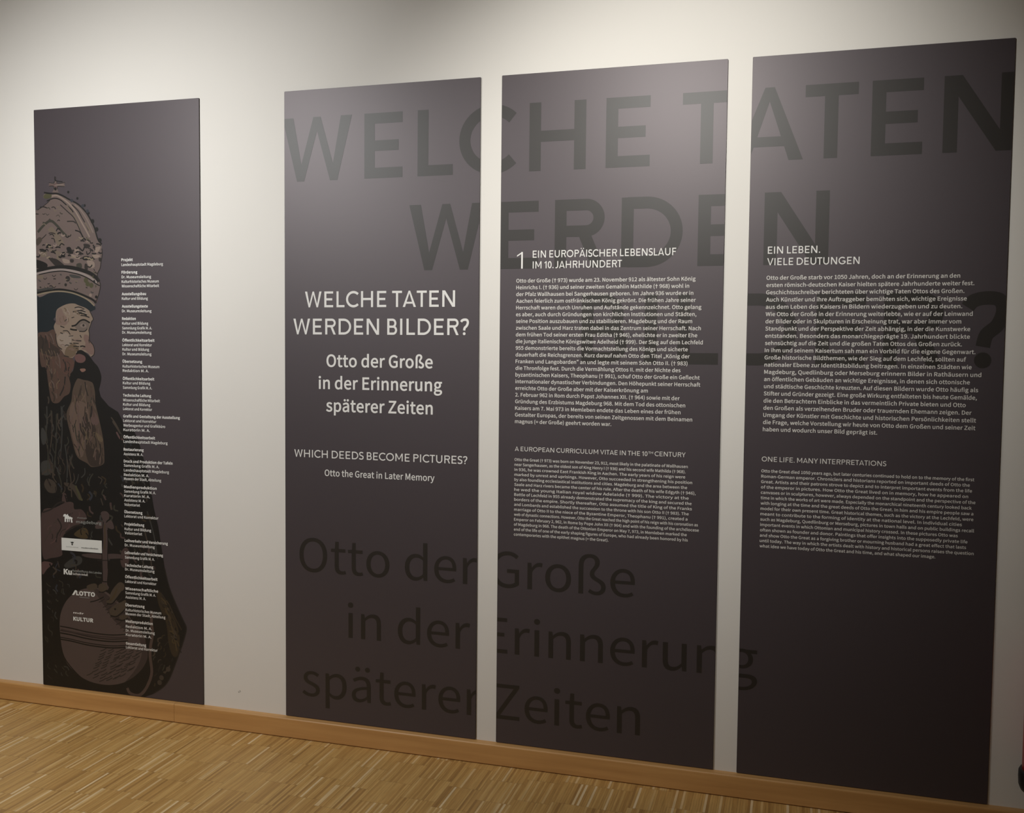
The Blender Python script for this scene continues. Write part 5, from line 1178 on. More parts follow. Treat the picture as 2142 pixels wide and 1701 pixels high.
  ["f","pale",0.0,[597,3914,654,3923,627,3880,600,3876]],
  ["l","ink",15.8,[-2,3729,104,3746,183,3756,274,3761,365,3754,455,3734,544,3706,606,3668,632,3634]],
  ["l","palerim",9.0,[2,3709,104,3727,182,3737,274,3739,364,3727,454,3707,543,3672,610,3627]],
  ["l","ink",4.5,[25,3700,104,3714,182,3724,274,3727,364,3712,454,3691,534,3658,605,3616,640,3601]],
  ["d","ink2",12.4,[320,3662]],
  ["d","ink2",6.8,[299,3612]],
  ["d","ink2",6.8,[505,3638]],
  ["d","olive",11.2,[503,3647]],
  ["d","olive",11.2,[556,3605]],
  ["d","olive",11.2,[520,3617]],
  ["l","ink2",3.1,[70,3675,89,3660,109,3674]],
  ["l","ink2",3.1,[162,3696,181,3682,201,3696]],
  ["l","ink2",3.1,[160,3602,180,3588,199,3601]],
  ["l","ink2",3.1,[82,3597,101,3583,121,3597]],
  ["l","ink2",3.1,[3,3581,22,3566,42,3580]],
  ["l","ink2",3.1,[383,3581,402,3567,422,3581]],
  ["f","tan",0.0,[11,3691,62,3698,71,3675,15,3668]],
  ["f","dimgrey",0.0,[341,3698,436,3685,449,3666,363,3671]],
  ["l","ink",9.0,[3,3546,101,3561,179,3571,248,3573,339,3561,424,3541,514,3509,567,3486,603,3460]],
  ["l","dimgrey",9.0,[4,3565,101,3580,170,3583]],
  ["l","palerim2",5.9,[8,3531,101,3548,225,3559,339,3548,429,3524,518,3486,584,3435]],
  ["d","pale",7.2,[546,3523]],
  ["d","rose",5.6,[607,3478]],
  ["d","ink",6.8,[594,3467]],
  ["d","ink",6.8,[603,3508]],
  ["l","ink2",4.3,[310,3886,327,3880,345,3874]],
  ["l","ink",3.9,[529,3911,544,3911,558,3908]],
  ["l","palerim2",6.3,[532,3835,568,3817,580,3851]],
  ["l","ink",5.8,[433,3861,451,3871,458,3855]],
  ["l","pale",5.4,[514,3963,530,3971,544,3960]],
  ["l","ink",6.1,[442,3919,474,3893,494,3926]],
  ["l","tan",4.0,[226,4003,241,3997,252,4007]],
  ["l","ink",5.3,[212,4061,225,4081,252,4075]],
  ["l","pale",3.7,[70,3866,90,3877,101,3859]],
  ["l","palerim2",5.6,[108,3838,126,3844,143,3850]],
  ["l","ink",5.0,[309,4015,322,4008,337,4010]],
  ["l","ink",6.4,[404,3878,416,3884,430,3887]],
  ["l","ink",3.7,[234,3980,248,3981,259,3987]],
  ["l","ink",6.7,[257,3865,283,3855,296,3875]],
  ["l","ink",4.2,[143,4032,172,4037,188,4017]],
  ["l","ink",5.1,[421,3886,438,3884,455,3880]],
  ["l","ink",6.9,[469,3988,492,3992,508,3978]],
  ["l","ink",6.3,[326,3853,341,3860,352,3850]],
  ["l","ink2",5.7,[69,3943,80,3951,94,3947]],
  ["l","palerim2",5.5,[109,3959,130,3943,159,3944]],
  ["l","ink",6.8,[224,4036,239,4047,259,4046]],
  ["l","palerim2",5.3,[487,3832,514,3835,535,3821]],
  ["l","ink",5.8,[71,3785,83,3781,95,3777]],
  ["l","pale",6.8,[266,3879,279,3873,292,3876]],
  ["l","ink2",3.9,[483,3942,504,3941,523,3934]],
  ["l","ink2",6.0,[404,3912,425,3915,447,3919]],
  ["l","pale",6.0,[260,4033,278,4019,299,4029]],
  ["l","ink",6.8,[231,3850,252,3841,266,3857]],
  ["l","ink",6.2,[267,3878,281,3880,295,3882]],
  ["l","palerim2",5.5,[132,3928,147,3933,162,3932]],
  ["l","ink",4.6,[446,3829,470,3831,486,3818]],
  ["l","ink2",3.7,[406,3843,424,3839,440,3847]],
  ["l","ink",6.5,[111,3927,127,3948,156,3942]],
  ["l","ink",4.3,[93,3899,114,3913,128,3894]],
  ["l","ink",4.4,[327,4019,349,4016,361,4031]],
  ["l","ink",5.0,[513,3889,521,3862,548,3876]],
  ["l","ink",5.2,[520,3761,549,3756,567,3775]],
  ["l","pale",5.3,[28,3895,45,3878,67,3890]],
  ["l","palerim2",4.0,[437,4007,458,3995,483,3998]],
  ["l","pale",4.5,[179,3948,202,3935,210,3957]],
  ["l","ink",5.1,[242,3936,263,3956,292,3943]],
  ["l","ink2",6.8,[46,3900,72,3898,97,3893]],
  ["l","palerim2",3.9,[351,3844,376,3840,400,3845]],
  ["l","ink2",5.5,[165,3900,189,3896,210,3906]],
  ["l","tan",4.3,[410,3973,425,3988,448,3982]],
  ["l","ink2",6.9,[363,3905,373,3890,387,3902]],
  ["l","tan",3.6,[189,4245,201,4231,220,4237]],
  ["l","ink2",2.8,[73,4210,89,4206,103,4213]],
  ["l","olivedark",2.9,[140,4140,158,4139,176,4138]],
  ["l","tan",3.8,[230,4243,248,4244,267,4242]],
  ["l","olivedark",3.8,[117,4254,139,4260,153,4244]],
  ["l","ink2",4.3,[167,4260,193,4264,210,4246]],
  ["l","tan",3.8,[66,4118,91,4127,109,4110]],
  ["l","olivedark",4.1,[252,4218,263,4206,280,4204]],
  ["l","ink2",4.1,[225,4146,238,4154,251,4146]],
  ["l","tan",4.4,[219,4257,232,4265,247,4258]],
  ["l","olivedark",2.8,[212,4185,235,4196,250,4177]],
  ["l","olivedark",3.0,[109,4212,123,4198,142,4207]],
  ["l","dimgrey",4.3,[549,3553,562,3545,578,3544]],
  ["l","ink2",4.8,[133,3600,148,3606,163,3599]],
  ["l","tan",3.1,[542,3575,556,3572,568,3565]],
  ["l","ink2",3.5,[224,3623,235,3622,245,3627]],
  ["l","dimgrey",5.4,[338,3637,345,3626,360,3624]],
  ["l","ink2",4.8,[31,3595,42,3594,50,3589]],
  ["l","ink2",4.5,[175,3662,188,3664,200,3661]],
  ["l","ink2",4.0,[115,3623,127,3622,139,3625]],
  ["l","dimgrey",4.5,[316,3659,326,3657,336,3657]],
  ["l","tan",4.4,[355,3658,369,3664,374,3652]],
  ["l","dimgrey",3.0,[397,3633,406,3633,412,3628]],
  ["l","tan",4.4,[165,3612,178,3607,189,3600]],
  ["l","tan",3.2,[87,3593,98,3600,106,3591]],
  ["l","tan",5.3,[293,3663,302,3655,315,3658]],
  ["l","tan",4.5,[393,3643,407,3641,420,3643]],
  ["l","dimgrey",3.0,[562,3538,569,3543,577,3541]],
  ["l","tan",4.3,[42,3674,57,3662,72,3674]],
  ["l","tan",5.0,[396,3640,406,3641,415,3637]],
  ["l","ink",3.9,[500,3589,509,3587,517,3583]],
  ["l","tan",4.0,[111,3687,125,3687,134,3677]],
  ["l","dimgrey",4.9,[242,3697,253,3699,256,3690]],
  ["l","dimgrey",4.7,[25,3657,33,3647,47,3645]],
  ["l","ink2",5.6,[579,3939,584,3927,599,3923]],
  ["l","ink",4.4,[578,3941,590,3926,598,3910]],
  ["l","olive",4.8,[532,3992,539,3977,549,3964]],
  ["l","olive",4.2,[584,3722,586,3710,600,3707]],
  ["l","ink2",4.7,[542,3900,556,3891,548,3878]],
  ["l","olive",4.2,[579,3687,570,3674,584,3663]],
  ["l","ink",4.5,[577,3917,593,3910,595,3895]],
  ["l","ink2",4.8,[520,3991,527,3978,540,3969]],
  ["l","olive",4.6,[516,4006,518,3995,523,3985]],
  ["l","ink2",5.8,[547,3976,554,3956,579,3955]],
  ["l","ink",5.5,[590,3648,583,3637,595,3631]],
  ["l","ink",3.4,[583,3740,587,3732,593,3725]],
  ["l","olive",4.7,[594,3605,602,3598,598,3588]],
  ["l","ink2",3.8,[573,3644,580,3638,583,3630]],
  ["l","ink",4.1,[597,3719,604,3707,619,3705]],
  ["l","ink",5.1,[569,3842,573,3833,582,3828]],
  ["l","ink2",3.4,[21,4242,66,4264,135,4306,165,4337]],
  ["l","ink2",4.0,[664,3907,668,3860,655,3797,645,3746,616,3688,645,3616,638,3561,618,3505,594,3458]],
 ],
 'beard': [
  ["f","hair",0.0,[12,3206,104,3216,163,3238,192,3202,193,3158,200,3109,257,3053,286,3017,353,2998,381,2950,351,2893,348,2869,321,2828,334,2768,319,2699,265,2669,205,2615,136,2630,105,2780,83,2909,34,2929,13,3112]],
  ["f","hairdark",0.0,[14,3174,93,3152,170,3103,234,3062,196,3012,76,3026,12,3067]],
  ["f","hair2",0.0,[260,3005,333,2990,373,2949,350,2896,304,2876,231,2925,223,2978]],
  ["l","ink2",5.4,[33,3190,60,3136,45,3068]],
  ["l","hair2",5.4,[80,3194,116,3137,124,3080]],
  ["l","hairlight",5.4,[135,3205,157,3156,170,3114]],
  ["l","ink2",5.4,[90,3003,103,2954,88,2892]],
  ["l","hair2",5.4,[145,3011,158,2954,166,2886]],
  ["l","hairlight",5.4,[201,3038,223,2985,231,2909]],
  ["l","ink2",5.4,[260,2986,286,2933,276,2880]],
  ["l","hair2",5.4,[328,2987,341,2941,327,2896]],
  ["l","hairdark",6.8,[116,2928,142,2825,160,2710]],
  ["l","hair2",6.8,[198,2883,210,2780,181,2676]],
  ["l","ink2",6.8,[280,2839,265,2753,222,2677]],
  ["l","hairdark",6.8,[140,2710,166,2665,159,2624]],
  ["l","hair2",6.8,[254,2918,260,2873,322,2862]],
  ["f","beardfill",0.0,[410,2829,484,2814,551,2798,577,2719,582,2617,614,2494,645,2364,658,2279,663,2166,648,2109,540,2081,486,2113,391,2161,345,2280,320,2371,300,2439,288,2530,338,2634,357,2737]],
  ["f","hairdark",0.0,[452,2523,546,2446,585,2391,517,2331,529,2246,610,2221,648,2120,540,2087,487,2159,462,2301,450,2409]],
  ["f","beardlight",0.0,[345,2623,427,2636,494,2604,507,2536,452,2500,436,2386,461,2272,446,2169,392,2178,353,2297,327,2394,315,2519]],
  ["f","beardpink",0.0,[534,2565,581,2538,614,2471,586,2436,539,2457]],
  ["f","tan2",0.0,[545,2378,612,2363,651,2319,631,2296,584,2328]],
  ["l","hairdark",5.4,[443,2784,414,2682,372,2612]],
  ["l","beardlight",5.4,[497,2774,482,2700,440,2637]],
  ["l","olivedark",5.4,[537,2764,543,2662,521,2593]],
  ["l","beardpink",5.4,[413,2613,404,2510,423,2414]],
  ["l","hairdark",5.4,[480,2592,472,2489,498,2399]],
  ["l","beardlight",5.4,[371,2578,356,2486,368,2384]],
  ["l","olivedark",5.4,[409,2385,421,2300,406,2213]],
  ["l","beardpink",5.4,[511,2388,544,2344,516,2297]],
  ["l","hairdark",5.4,[556,2276,569,2191,554,2116]],
  ["l","beardlight",5.4,[610,2244,622,2164,615,2107]],
  ["l","olivedark",5.4,[369,2441,381,2350,400,2282]],
  ["l","beardpink",5.4,[315,2496,335,2463,320,2405]],
  ["l","hairdark",3.0,[559,2691,563,2629,574,2568]],
  ["l","hair",4.7,[350,2667,372,2615,393,2562]],
  ["l","ink2",4.4,[560,2368,581,2312,586,2251]],
  ["l","beardlight",4.3,[395,2680,404,2635,416,2591]],
  ["l","beardpink",4.4,[580,2211,572,2176,574,2141]],
  ["l","ink2",5.8,[425,2448,432,2390,469,2342]],
  ["l","beardpink",4.2,[472,2512,471,2479,484,2449]],
  ["l","hairlight",3.8,[494,2405,483,2366,491,2327]],
  ["l","hairlight",2.9,[425,2255,429,2220,437,2186]],
  ["l","ink2",4.7,[539,2595,534,2537,521,2480]],
  ["l","beardpink",2.9,[340,2517,351,2485,353,2451]],
  ["l","hairdark",4.2,[580,2288,568,2244,555,2200]],
  ["l","hair",5.5,[445,2356,426,2298,424,2239]],
  ["l","beardpink",5.0,[416,2433,413,2403,422,2375]],
  ["l","ink2",5.5,[622,2282,624,2223,613,2165]],
  ["l","tan2",5.7,[493,2333,449,2277,439,2211]],
  ["l","hairdark",5.5,[568,2403,550,2373,543,2341]],
  ["l","beardlight",2.9,[507,2486,536,2433,534,2374]],
  ["l","hairlight",5.4,[374,2600,358,2536,321,2477]],
  ["l","hairdark",4.7,[526,2304,531,2254,522,2204]],
  ["l","hairdark",4.9,[642,2248,638,2212,650,2178]],
  ["l","beardpink",5.2,[371,2686,379,2631,404,2580]],
  ["l","beardlight",4.8,[492,2737,478,2669,494,2602]],
  ["l","ink2",2.9,[395,2343,427,2282,455,2219]],
  ["l","hairlight",3.3,[510,2423,525,2374,521,2322]],
  ["l","hairdark",4.7,[358,2271,399,2222,418,2164]],
  ["l","ink2",5.0,[479,2799,489,2738,508,2680]],
  ["l","tan2",4.1,[489,2380,482,2348,472,2315]],
  ["l","beardlight",5.4,[575,2239,565,2202,554,2165]],
  ["l","hair",5.4,[519,2629,558,2570,564,2502]],
  ["l","hair",5.0,[366,2707,392,2665,415,2622]],
  ["l","hair",2.8,[529,2392,531,2338,507,2286]],
  ["l","hairdark",4.7,[409,2357,407,2318,409,2279]],
  ["l","ink2",5.2,[484,2541,493,2493,511,2448]],
  ["l","hairdark",3.1,[318,2512,315,2474,331,2439]],
  ["l","hairdark",2.7,[571,2378,593,2324,617,2270]],
  ["l","hairdark",5.8,[445,2430,468,2384,490,2338]],
  ["l","hairdark",4.4,[542,2290,523,2238,493,2190]],
  ["l","ink2",3.4,[384,2476,370,2434,348,2394]],
  ["l","hairlight",3.2,[440,2785,438,2747,448,2710]],
  ["l","tan2",4.8,[374,2661,377,2620,378,2579]],
  ["l","hairdark",4.3,[441,2768,439,2725,426,2683]],
  ["l","hairdark",3.8,[567,2444,573,2389,562,2335]],
  ["l","hairlight",5.5,[415,2535,449,2479,472,2418]],
  ["l","ink2",4.6,[543,2599,547,2551,535,2504]],
  ["l","tan2",4.1,[450,2416,480,2366,495,2311]],
  ["l","ink2",3.4,[345,2433,353,2402,356,2370]],
  ["l","tan2",2.9,[525,2402,513,2335,486,2269]],
  ["l","beardpink",3.4,[607,2411,607,2377,618,2346]],
  ["l","hair",5.6,[532,2757,547,2714,541,2670]],
  ["l","hairlight",3.2,[397,2295,428,2236,438,2170]],
  ["l","beardlight",4.2,[542,2646,562,2608,579,2569]],
  ["l","beardpink",5.5,[402,2284,399,2251,379,2223]],
  ["l","ink2",3.8,[506,2628,501,2593,495,2557]],
  ["l","ink2",4.0,[558,2663,571,2636,585,2609]],
  ["l","beardlight",3.5,[484,2593,509,2529,507,2460]],
  ["l","hairdark",3.5,[394,2657,376,2591,394,2526]],
  ["l","hairlight",4.9,[474,2338,471,2284,472,2230]],
  ["l","tan2",4.2,[445,2706,460,2674,469,2640]],
  ["l","beardlight",4.7,[504,2548,517,2491,532,2435]],
  ["l","ink2",5.4,[318,2921,314,2902,316,2883]],
  ["l","skinshade",4.7,[36,3073,47,3035,47,2995]],
  ["l","hair",5.3,[144,2817,177,2785,183,2743]],
  ["l","hair2",3.1,[219,2975,202,2941,214,2906]],
  ["l","hair",4.9,[148,2825,170,2808,167,2782]],
  ["l","skinshade",5.8,[113,3064,132,3032,142,2997]],
  ["l","hairlight",3.4,[189,3003,187,2962,216,2928]],
  ["l","hair2",4.4,[274,2983,284,2951,308,2924]],
  ["l","hairdark",3.2,[82,3162,74,3138,67,3113]],
  ["l","hair2",3.9,[221,3063,241,3040,234,3011]],
  ["l","hairdark",2.7,[113,3195,146,3163,162,3123]],
  ["l","hairdark",4.0,[139,3143,137,3098,125,3054]],
  ["l","hair",3.5,[304,2991,318,2960,342,2935]],
  ["l","skinshade",2.8,[84,3052,97,3014,117,2978]],
  ["l","hairdark",4.3,[206,2823,212,2804,220,2787]],
  ["l","hair",5.3,[200,2741,198,2703,188,2666]],
  ["l","hair",3.1,[156,2803,196,2772,191,2725]],
  ["l","skinshade",4.7,[128,2791,116,2764,135,2741]],
  ["l","hairlight",3.4,[144,3059,149,3031,129,3007]],
  ["l","hairlight",3.0,[84,3198,106,3178,112,3151]],
  ["l","ink2",3.0,[67,3016,71,2997,76,2979]],
  ["l","ink2",5.7,[82,3186,91,3153,86,3119]],
  ["l","skinshade",3.9,[94,2981,99,2958,91,2935]],
  ["l","hair",5.6,[237,3021,248,2985,253,2948]],
  ["l","ink2",4.6,[281,2967,289,2927,296,2888]],
  ["l","hair",2.8,[219,2918,243,2890,262,2860]],
  ["l","hair",3.7,[36,3031,47,3005,42,2977]],
  ["l","skinshade",3.5,[177,2905,177,2881,166,2859]],
  ["l","ink2",5.5,[119,2977,115,2957,120,2939]],
  ["l","skinshade",3.4,[138,3037,135,3012,139,2986]],
  ["l","hairdark",5.8,[117,3071,136,3040,139,3005]],
  ["l","hair2",2.9,[259,2787,270,2762,275,2736]],
  ["l","hairdark",5.7,[111,3001,123,2976,113,2950]],
  ["l","hairlight",5.7,[136,2804,159,2776,164,2742]],
  ["l","skinshade",2.9,[96,2939,118,2916,122,2886]],
  ["l","skinshade",2.7,[167,3058,187,3017,186,2973]],
  ["l","hairdark",5.3,[148,2871,149,2841,134,2814]],
  ["l","hairdark",5.2,[317,2875,309,2853,321,2833]],
  ["l","skinshade",4.7,[224,2809,192,2775,195,2733]],
  ["l","hair",2.9,[184,3010,184,2983,194,2958]],
  ["l","hairdark",2.9,[298,2968,326,2943,325,2909]],
  ["l","hair2",4.3,[181,2986,167,2962,181,2938]],
  ["l","hairlight",5.7,[180,2696,188,2675,190,2653]],
  ["l","hairlight",5.8,[140,2905,135,2883,145,2863]],
 ],
 'moustache': [
  ["f","ink",0.0,[397,3042,427,3065,465,3059,531,3012,569,2968,615,2921,643,2841,622,2749,597,2680,579,2712,561,2784,518,2807,470,2814,418,2826,355,2833,331,2860,361,2893,376,2954,387,3002]],
  ["f","rosecheek",0.0,[379,3014,425,3033,479,3015,487,2981,451,2958,396,2968]],
  ["f","lip",0.0,[431,2906,479,2910,486,2893,451,2881]],
 ],
 'face': [
  ["f","skin",0.0,[204,3400,245,3428,313,3451,380,3455,428,3439,495,3417,537,3389,556,3357,570,3323,553,3303,543,3275,525,3235,530,3203,531,3148,564,3110,578,3072,574,3032,545,3008,511,3040,455,3052,397,3033,352,2998,284,3017,252,3053,223,3081,198,3109,191,3158,191,3202,173,3251,176,3275,194,3307,193,3353]],
  ["f","skin2",0.0,[203,3391,250,3414,276,3365,321,3319,293,3274,229,3274,192,3289,202,3338]],
  ["f","skinshade",0.0,[331,3108,381,3116,425,3071,388,3029,342,3002,279,3016,289,3070]],
  ["f","skinlight",0.0,[208,3175,273,3214,337,3184,345,3131,308,3093,253,3100,212,3130]],
  ["f","nose",0.0,[482,3195,522,3184,530,3143,566,3106,578,3068,569,3034,533,3030,488,3064,453,3075,489,3117,472,3158]],
  ["f","eyeshade",0.0,[383,3267,429,3304,484,3316,528,3293,523,3252,482,3218,428,3225]],
  ["f","pale2",0.0,[436,3269,461,3287,494,3280,498,3259,460,3254]],
  ["d","ink2",5.4,[472,3272]],
  ["l","ink",6.8,[352,3266,393,3274,439,3310,484,3318,537,3293]],
  ["l","ink",6.8,[338,3241,369,3235,406,3233]],
  ["l","ink2",4.5,[428,3222,482,3222,509,3244]],
  ["l","ink2",4.5,[386,3419,431,3425,485,3406]],
  ["l","ink2",5.0,[367,3385,440,3395,494,3383]],
  ["l","ink",5.4,[408,3370,453,3373,507,3359]],
  ["l","ink2",5.0,[444,3355,484,3352,533,3338]],
  ["l","skinlight",4.5,[395,3412,440,3413,494,3394]],
  ["l","skinlight",4.5,[404,3380,449,3385,507,3370]],
  ["l","ink2",4.5,[238,3266,279,3253]],
  ["l","ink2",3.6,[284,3304,298,3319,316,3316]],
  ["l","ink2",3.6,[353,3335,380,3341]],
  ["l","ink2",3.6,[323,3180,368,3184]],
  ["l","ink2",4.5,[354,3151,399,3144,449,3143]],
  ["l","ink2",4.5,[367,3097,426,3094]],
  ["l","ink2",4.0,[264,3225,310,3225,337,3195]],
  ["l","ink",5.4,[435,3095,462,3099,487,3092]],
  ["l","ink2",4.5,[191,3202,192,3152,211,3096,252,3069]],
  ["l","skinlight",4.5,[327,3174,373,3176]],
  ["l","ink2",4.5,[367,3123,422,3120]],
  ["l","ink2",4.5,[436,3191,450,3169]],
  ["l","ink2",3.4,[521,3154,530,3124]],
  ["l","ink2",4.5,[270,3016,320,3007]],
  ["l","skinshade",3.0,[423,3361,447,3361,470,3366]],
  ["l","ink2",3.8,[466,3352,487,3355,508,3351]],
  ["l","skinshade",3.4,[382,3386,397,3391,413,3391]],
  ["l","skinlight",2.8,[419,3375,433,3367,449,3364]],
  ["l","skinlight",3.4,[373,3369,388,3370,403,3374]],
  ["l","ink2",3.2,[427,3393,451,3400,475,3402]],
  ["l","ink2",2.7,[416,3385,435,3380,456,3382]],
  ["l","skinshade",3.6,[387,3380,413,3374,437,3364]],
  ["l","skin2",3.4,[406,3137,428,3132,451,3137]],
  ["l","skinshade",4.0,[230,3153,245,3142,265,3144]],
  ["l","ink2",3.9,[280,3097,299,3107,321,3103]],
  ["l","skin2",2.7,[340,3068,359,3064,376,3070]],
  ["l","skin2",2.4,[362,3157,388,3146,414,3158]],
  ["l","skinlight",2.6,[239,3128,256,3112,280,3103]],
  ["l","skinshade",2.3,[240,3209,261,3214,280,3207]],
  ["l","ink2",3.1,[390,3077,403,3077,414,3072]],
  ["l","nose",3.9,[319,3072,350,3078,375,3061]],
  ["l","skinlight",3.3,[425,3071,442,3064,461,3059]],
  ["l","skinlight",3.6,[212,3141,233,3131,254,3120]],
  ["l","skinlight",2.4,[270,3088,277,3078,291,3078]],
  ["l","ink2",3.7,[236,3211,250,3205,265,3203]],
  ["l","skinlight",4.0,[392,3045,409,3049,426,3049]],
  ["l","ink2",2.6,[401,3057,418,3057,427,3046]],
  ["l","nose",4.0,[451,3078,466,3076,480,3080]],
  ["l","ink2",3.9,[329,3123,342,3120,356,3120]],
  ["l","skin2",3.6,[236,3105,265,3110,286,3092]],
  ["l","skin2",2.3,[377,3149,403,3153,429,3156]],
  ["l","skinlight",2.5,[254,3186,268,3187,276,3177]],
  ["l","skin2",4.8,[301,3408,310,3389,323,3373]],
  ["l","skinlight",4.0,[306,3416,312,3400,317,3385]],
  ["l","skinshade",5.3,[279,3417,297,3405,293,3387]],
  ["l","skinlight",5.0,[317,3343,311,3326,311,3309]],
  ["l","skinshade",3.4,[239,3336,234,3313,248,3292]],
  ["l","skinshade",3.6,[267,3352,274,3328,282,3306]],
  ["l","skinlight",3.0,[283,3385,292,3375,303,3365]],
  ["l","skinshade",3.0,[316,3337,323,3319,322,3299]],
  ["l","skinlight",4.2,[316,3394,330,3379,331,3360]],
  ["l","skin2",2.8,[277,3373,279,3354,285,3336]],
  ["l","ink2",3.6,[537,3389,556,3357,570,3323,553,3303,543,3275,525,3235,530,3203,531,3148,564,3110,578,3072,574,3032,545,3008]],
 ],
 'sceptre': [
  ["f","mauve",0.0,[619,1695,659,1714,698,1699,701,1653,673,1624,688,1559,690,1465,681,1357,683,1223,673,1102,692,1063,648,1026,609,1057,626,1112,624,1219,622,1353,635,1462,633,1555,642,1623]],
  ["f","mauve",0.0,[587,1626,634,1622,641,1589,625,1565,562,1564]],
  ["f","mauve",0.0,[673,1611,721,1641,751,1582,727,1564,673,1584]],
  ["f","mauve",0.0,[423,1330,535,1347,630,1344,740,1358,841,1352,849,1329,739,1315,629,1304,470,1309]],
  ["f","sleeve",0.0,[826,1387,865,1417,896,1385,887,1278,832,1248,809,1306]],
  ["d","mauve",13.5,[653,1322]],
  ["l","ink",4.5,[708,1299,771,1313,833,1314]],
  ["l","gold",4.5,[657,1603,659,1490,654,1389]],
  ["l","ink",4.5,[626,1112,689,1113]],
  ["l","ink2",4.5,[581,1290,629,1293,692,1298]],
  ["l","ink",3.6,[646,1623,637,1555,638,1462,626,1354,628,1219,630,1112]],
  ["l","ink",3.6,[684,1558,688,1465,683,1358,684,1224]],
 ],
 'orb': [
  ["f","orbfill",0.0,[182,761,196,820,232,890,277,943,322,984,377,1018,435,1039,554,1056,677,1021,795,941,870,869,930,783,1004,715,1050,642,1075,524,1033,421,947,332,837,263,713,227,575,221,446,243,353,293,266,357,223,426,200,512,184,606]],
  ["f","orbshade",0.0,[980,700,1050,642,1074,526,1033,421,947,332,837,263,953,400,1011,541]],
  ["f","orbshade",0.0,[537,1038,629,1025,747,953,851,868,886,712,745,781,651,896]],
  ["l","ink",5.0,[188,690,307,682,463,665,623,659,743,664,876,683]],
  ["l","ink",3.6,[188,653,306,645,463,628,622,622,742,627,876,646]],
  ["l","ink",5.9,[187,632,306,624,462,607,622,602,742,607,876,625]],
  ["l","ink",4.0,[187,594,305,586,462,570,621,565,742,570,875,589]],
  ["l","ink",5.9,[186,577,305,570,461,553,621,548,741,553,875,572]],
  ["l","orbshade",6.8,[193,662,463,640,743,642,876,662]],
  ["l","ink2",3.8,[948,580,981,593,1009,612]],
  ["l","ink2",3.8,[881,561,915,575,943,594]],
  ["l","ink2",3.8,[800,538,834,552,863,571]],
  ["l","ink2",3.8,[753,516,786,530,815,549]],
  ["l","ink2",3.8,[677,520,710,533,739,552]],
  ["l","ink2",3.8,[598,512,632,526,661,545]],
  ["l","ink2",3.8,[955,544,988,557,1016,576]],
  ["l","ink2",3.8,[883,536,916,549,945,568]],
  ["l","ink2",3.8,[797,509,831,523,860,542]],
  ["l","ink2",3.8,[737,488,771,502,800,521]],
  ["l","ink2",3.8,[670,496,704,509,733,529]],
  ["l","ink2",3.8,[589,479,623,493,653,512]],
  ["l","ink2",3.8,[948,517,981,530,1010,549]],
  ["l","ink2",3.8,[866,507,899,520,928,539]],
  ["l","ink2",3.8,[805,485,838,499,867,518]],
  ["l","ink2",3.8,[732,462,766,476,794,495]],
  ["l","ink2",3.8,[649,463,683,476,712,496]],
  ["l","ink2",3.8,[579,457,613,470,642,490]],
  ["l","ink2",3.8,[913,492,946,505,975,524]],
  ["l","ink2",3.8,[848,476,882,489,910,509]],
  ["l","ink2",3.8,[782,461,816,475,845,494]],
  ["l","ink2",3.8,[725,447,759,461,788,480]],
  ["l","ink2",3.8,[636,439,670,453,699,472]],
  ["l","ink2",3.8,[570,433,604,446,633,466]],
  ["l","ink2",3.8,[928,477,961,490,989,509]],
  ["l","ink2",3.8,[832,454,866,467,894,487]],
  ["l","ink2",3.8,[781,431,814,445,843,464]],
  ["l","ink2",3.8,[693,416,727,430,756,449]],
  ["l","ink2",3.8,[619,408,653,422,682,441]],
  ["l","ink2",3.8,[543,397,577,411,606,431]],
  ["l","ink2",3.8,[893,445,926,458,954,477]],
  ["l","ink2",3.8,[848,421,882,435,910,454]],
  ["l","ink2",3.8,[760,398,794,412,823,431]],
  ["l","ink2",3.8,[694,383,728,396,757,416]],
  ["l","ink2",3.8,[613,386,647,400,676,419]],
  ["l","ink2",3.8,[544,381,579,395,608,414]],
  ["l","ink2",3.8,[884,420,917,434,945,453]],
  ["l","ink2",3.8,[833,401,867,415,895,434]],
  ["l","ink2",3.8,[747,386,781,399,810,419]],
  ["l","ink2",3.8,[695,364,729,377,758,397]],
  ["l","ink2",3.8,[600,361,634,375,663,395]],
  ["l","ink2",3.8,[523,353,557,367,586,386]],
  ["l","ink2",3.8,[879,381,913,395,941,414]],
  ["l","ink2",3.8,[804,370,838,384,867,403]],
  ["l","ink2",3.8,[751,355,785,369,814,388]],
  ["l","ink2",3.8,[685,336,719,350,748,369]],
  ["l","ink2",3.8,[591,329,625,343,654,362]],
  ["l","ink2",3.8,[512,322,546,336,576,355]],
  ["l","ink2",3.8,[863,366,897,380,926,399]],
  ["l","ink2",3.8,[798,349,831,363,860,382]],
  ["l","ink2",3.8,[725,320,759,333,788,353]],
  ["l","ink2",3.8,[651,314,685,328,714,347]],
  ["l","ink2",3.8,[601,302,635,316,664,335]],
  ["l","ink2",3.8,[530,298,564,312,593,332]],
  ["l","ink2",3.8,[454,287,488,301,518,321]],
  ["l","ink2",3.8,[787,311,820,325,849,345]],
  ["l","ink2",3.8,[735,294,768,308,797,327]],
  ["l","ink2",3.8,[646,278,680,292,709,311]],
  ["l","ink2",3.8,[587,273,621,287,650,307]],
  ["l","ink2",3.8,[515,269,549,283,578,302]],
  ["l","ink2",3.8,[718,281,752,295,781,315]],
  ["l","ink2",3.8,[652,262,686,276,715,295]],
  ["l","ink2",3.8,[582,247,616,261,645,280]],
  ["l","ink2",3.6,[588,932,622,947,646,969]],
  ["l","ink2",3.6,[669,959,703,974,727,996]],
  ["l","ink2",3.6,[736,983,769,998,793,1020]],
  ["l","ink2",3.6,[628,891,662,906,686,929]],
  ["l","ink2",3.6,[697,921,730,936,755,959]],
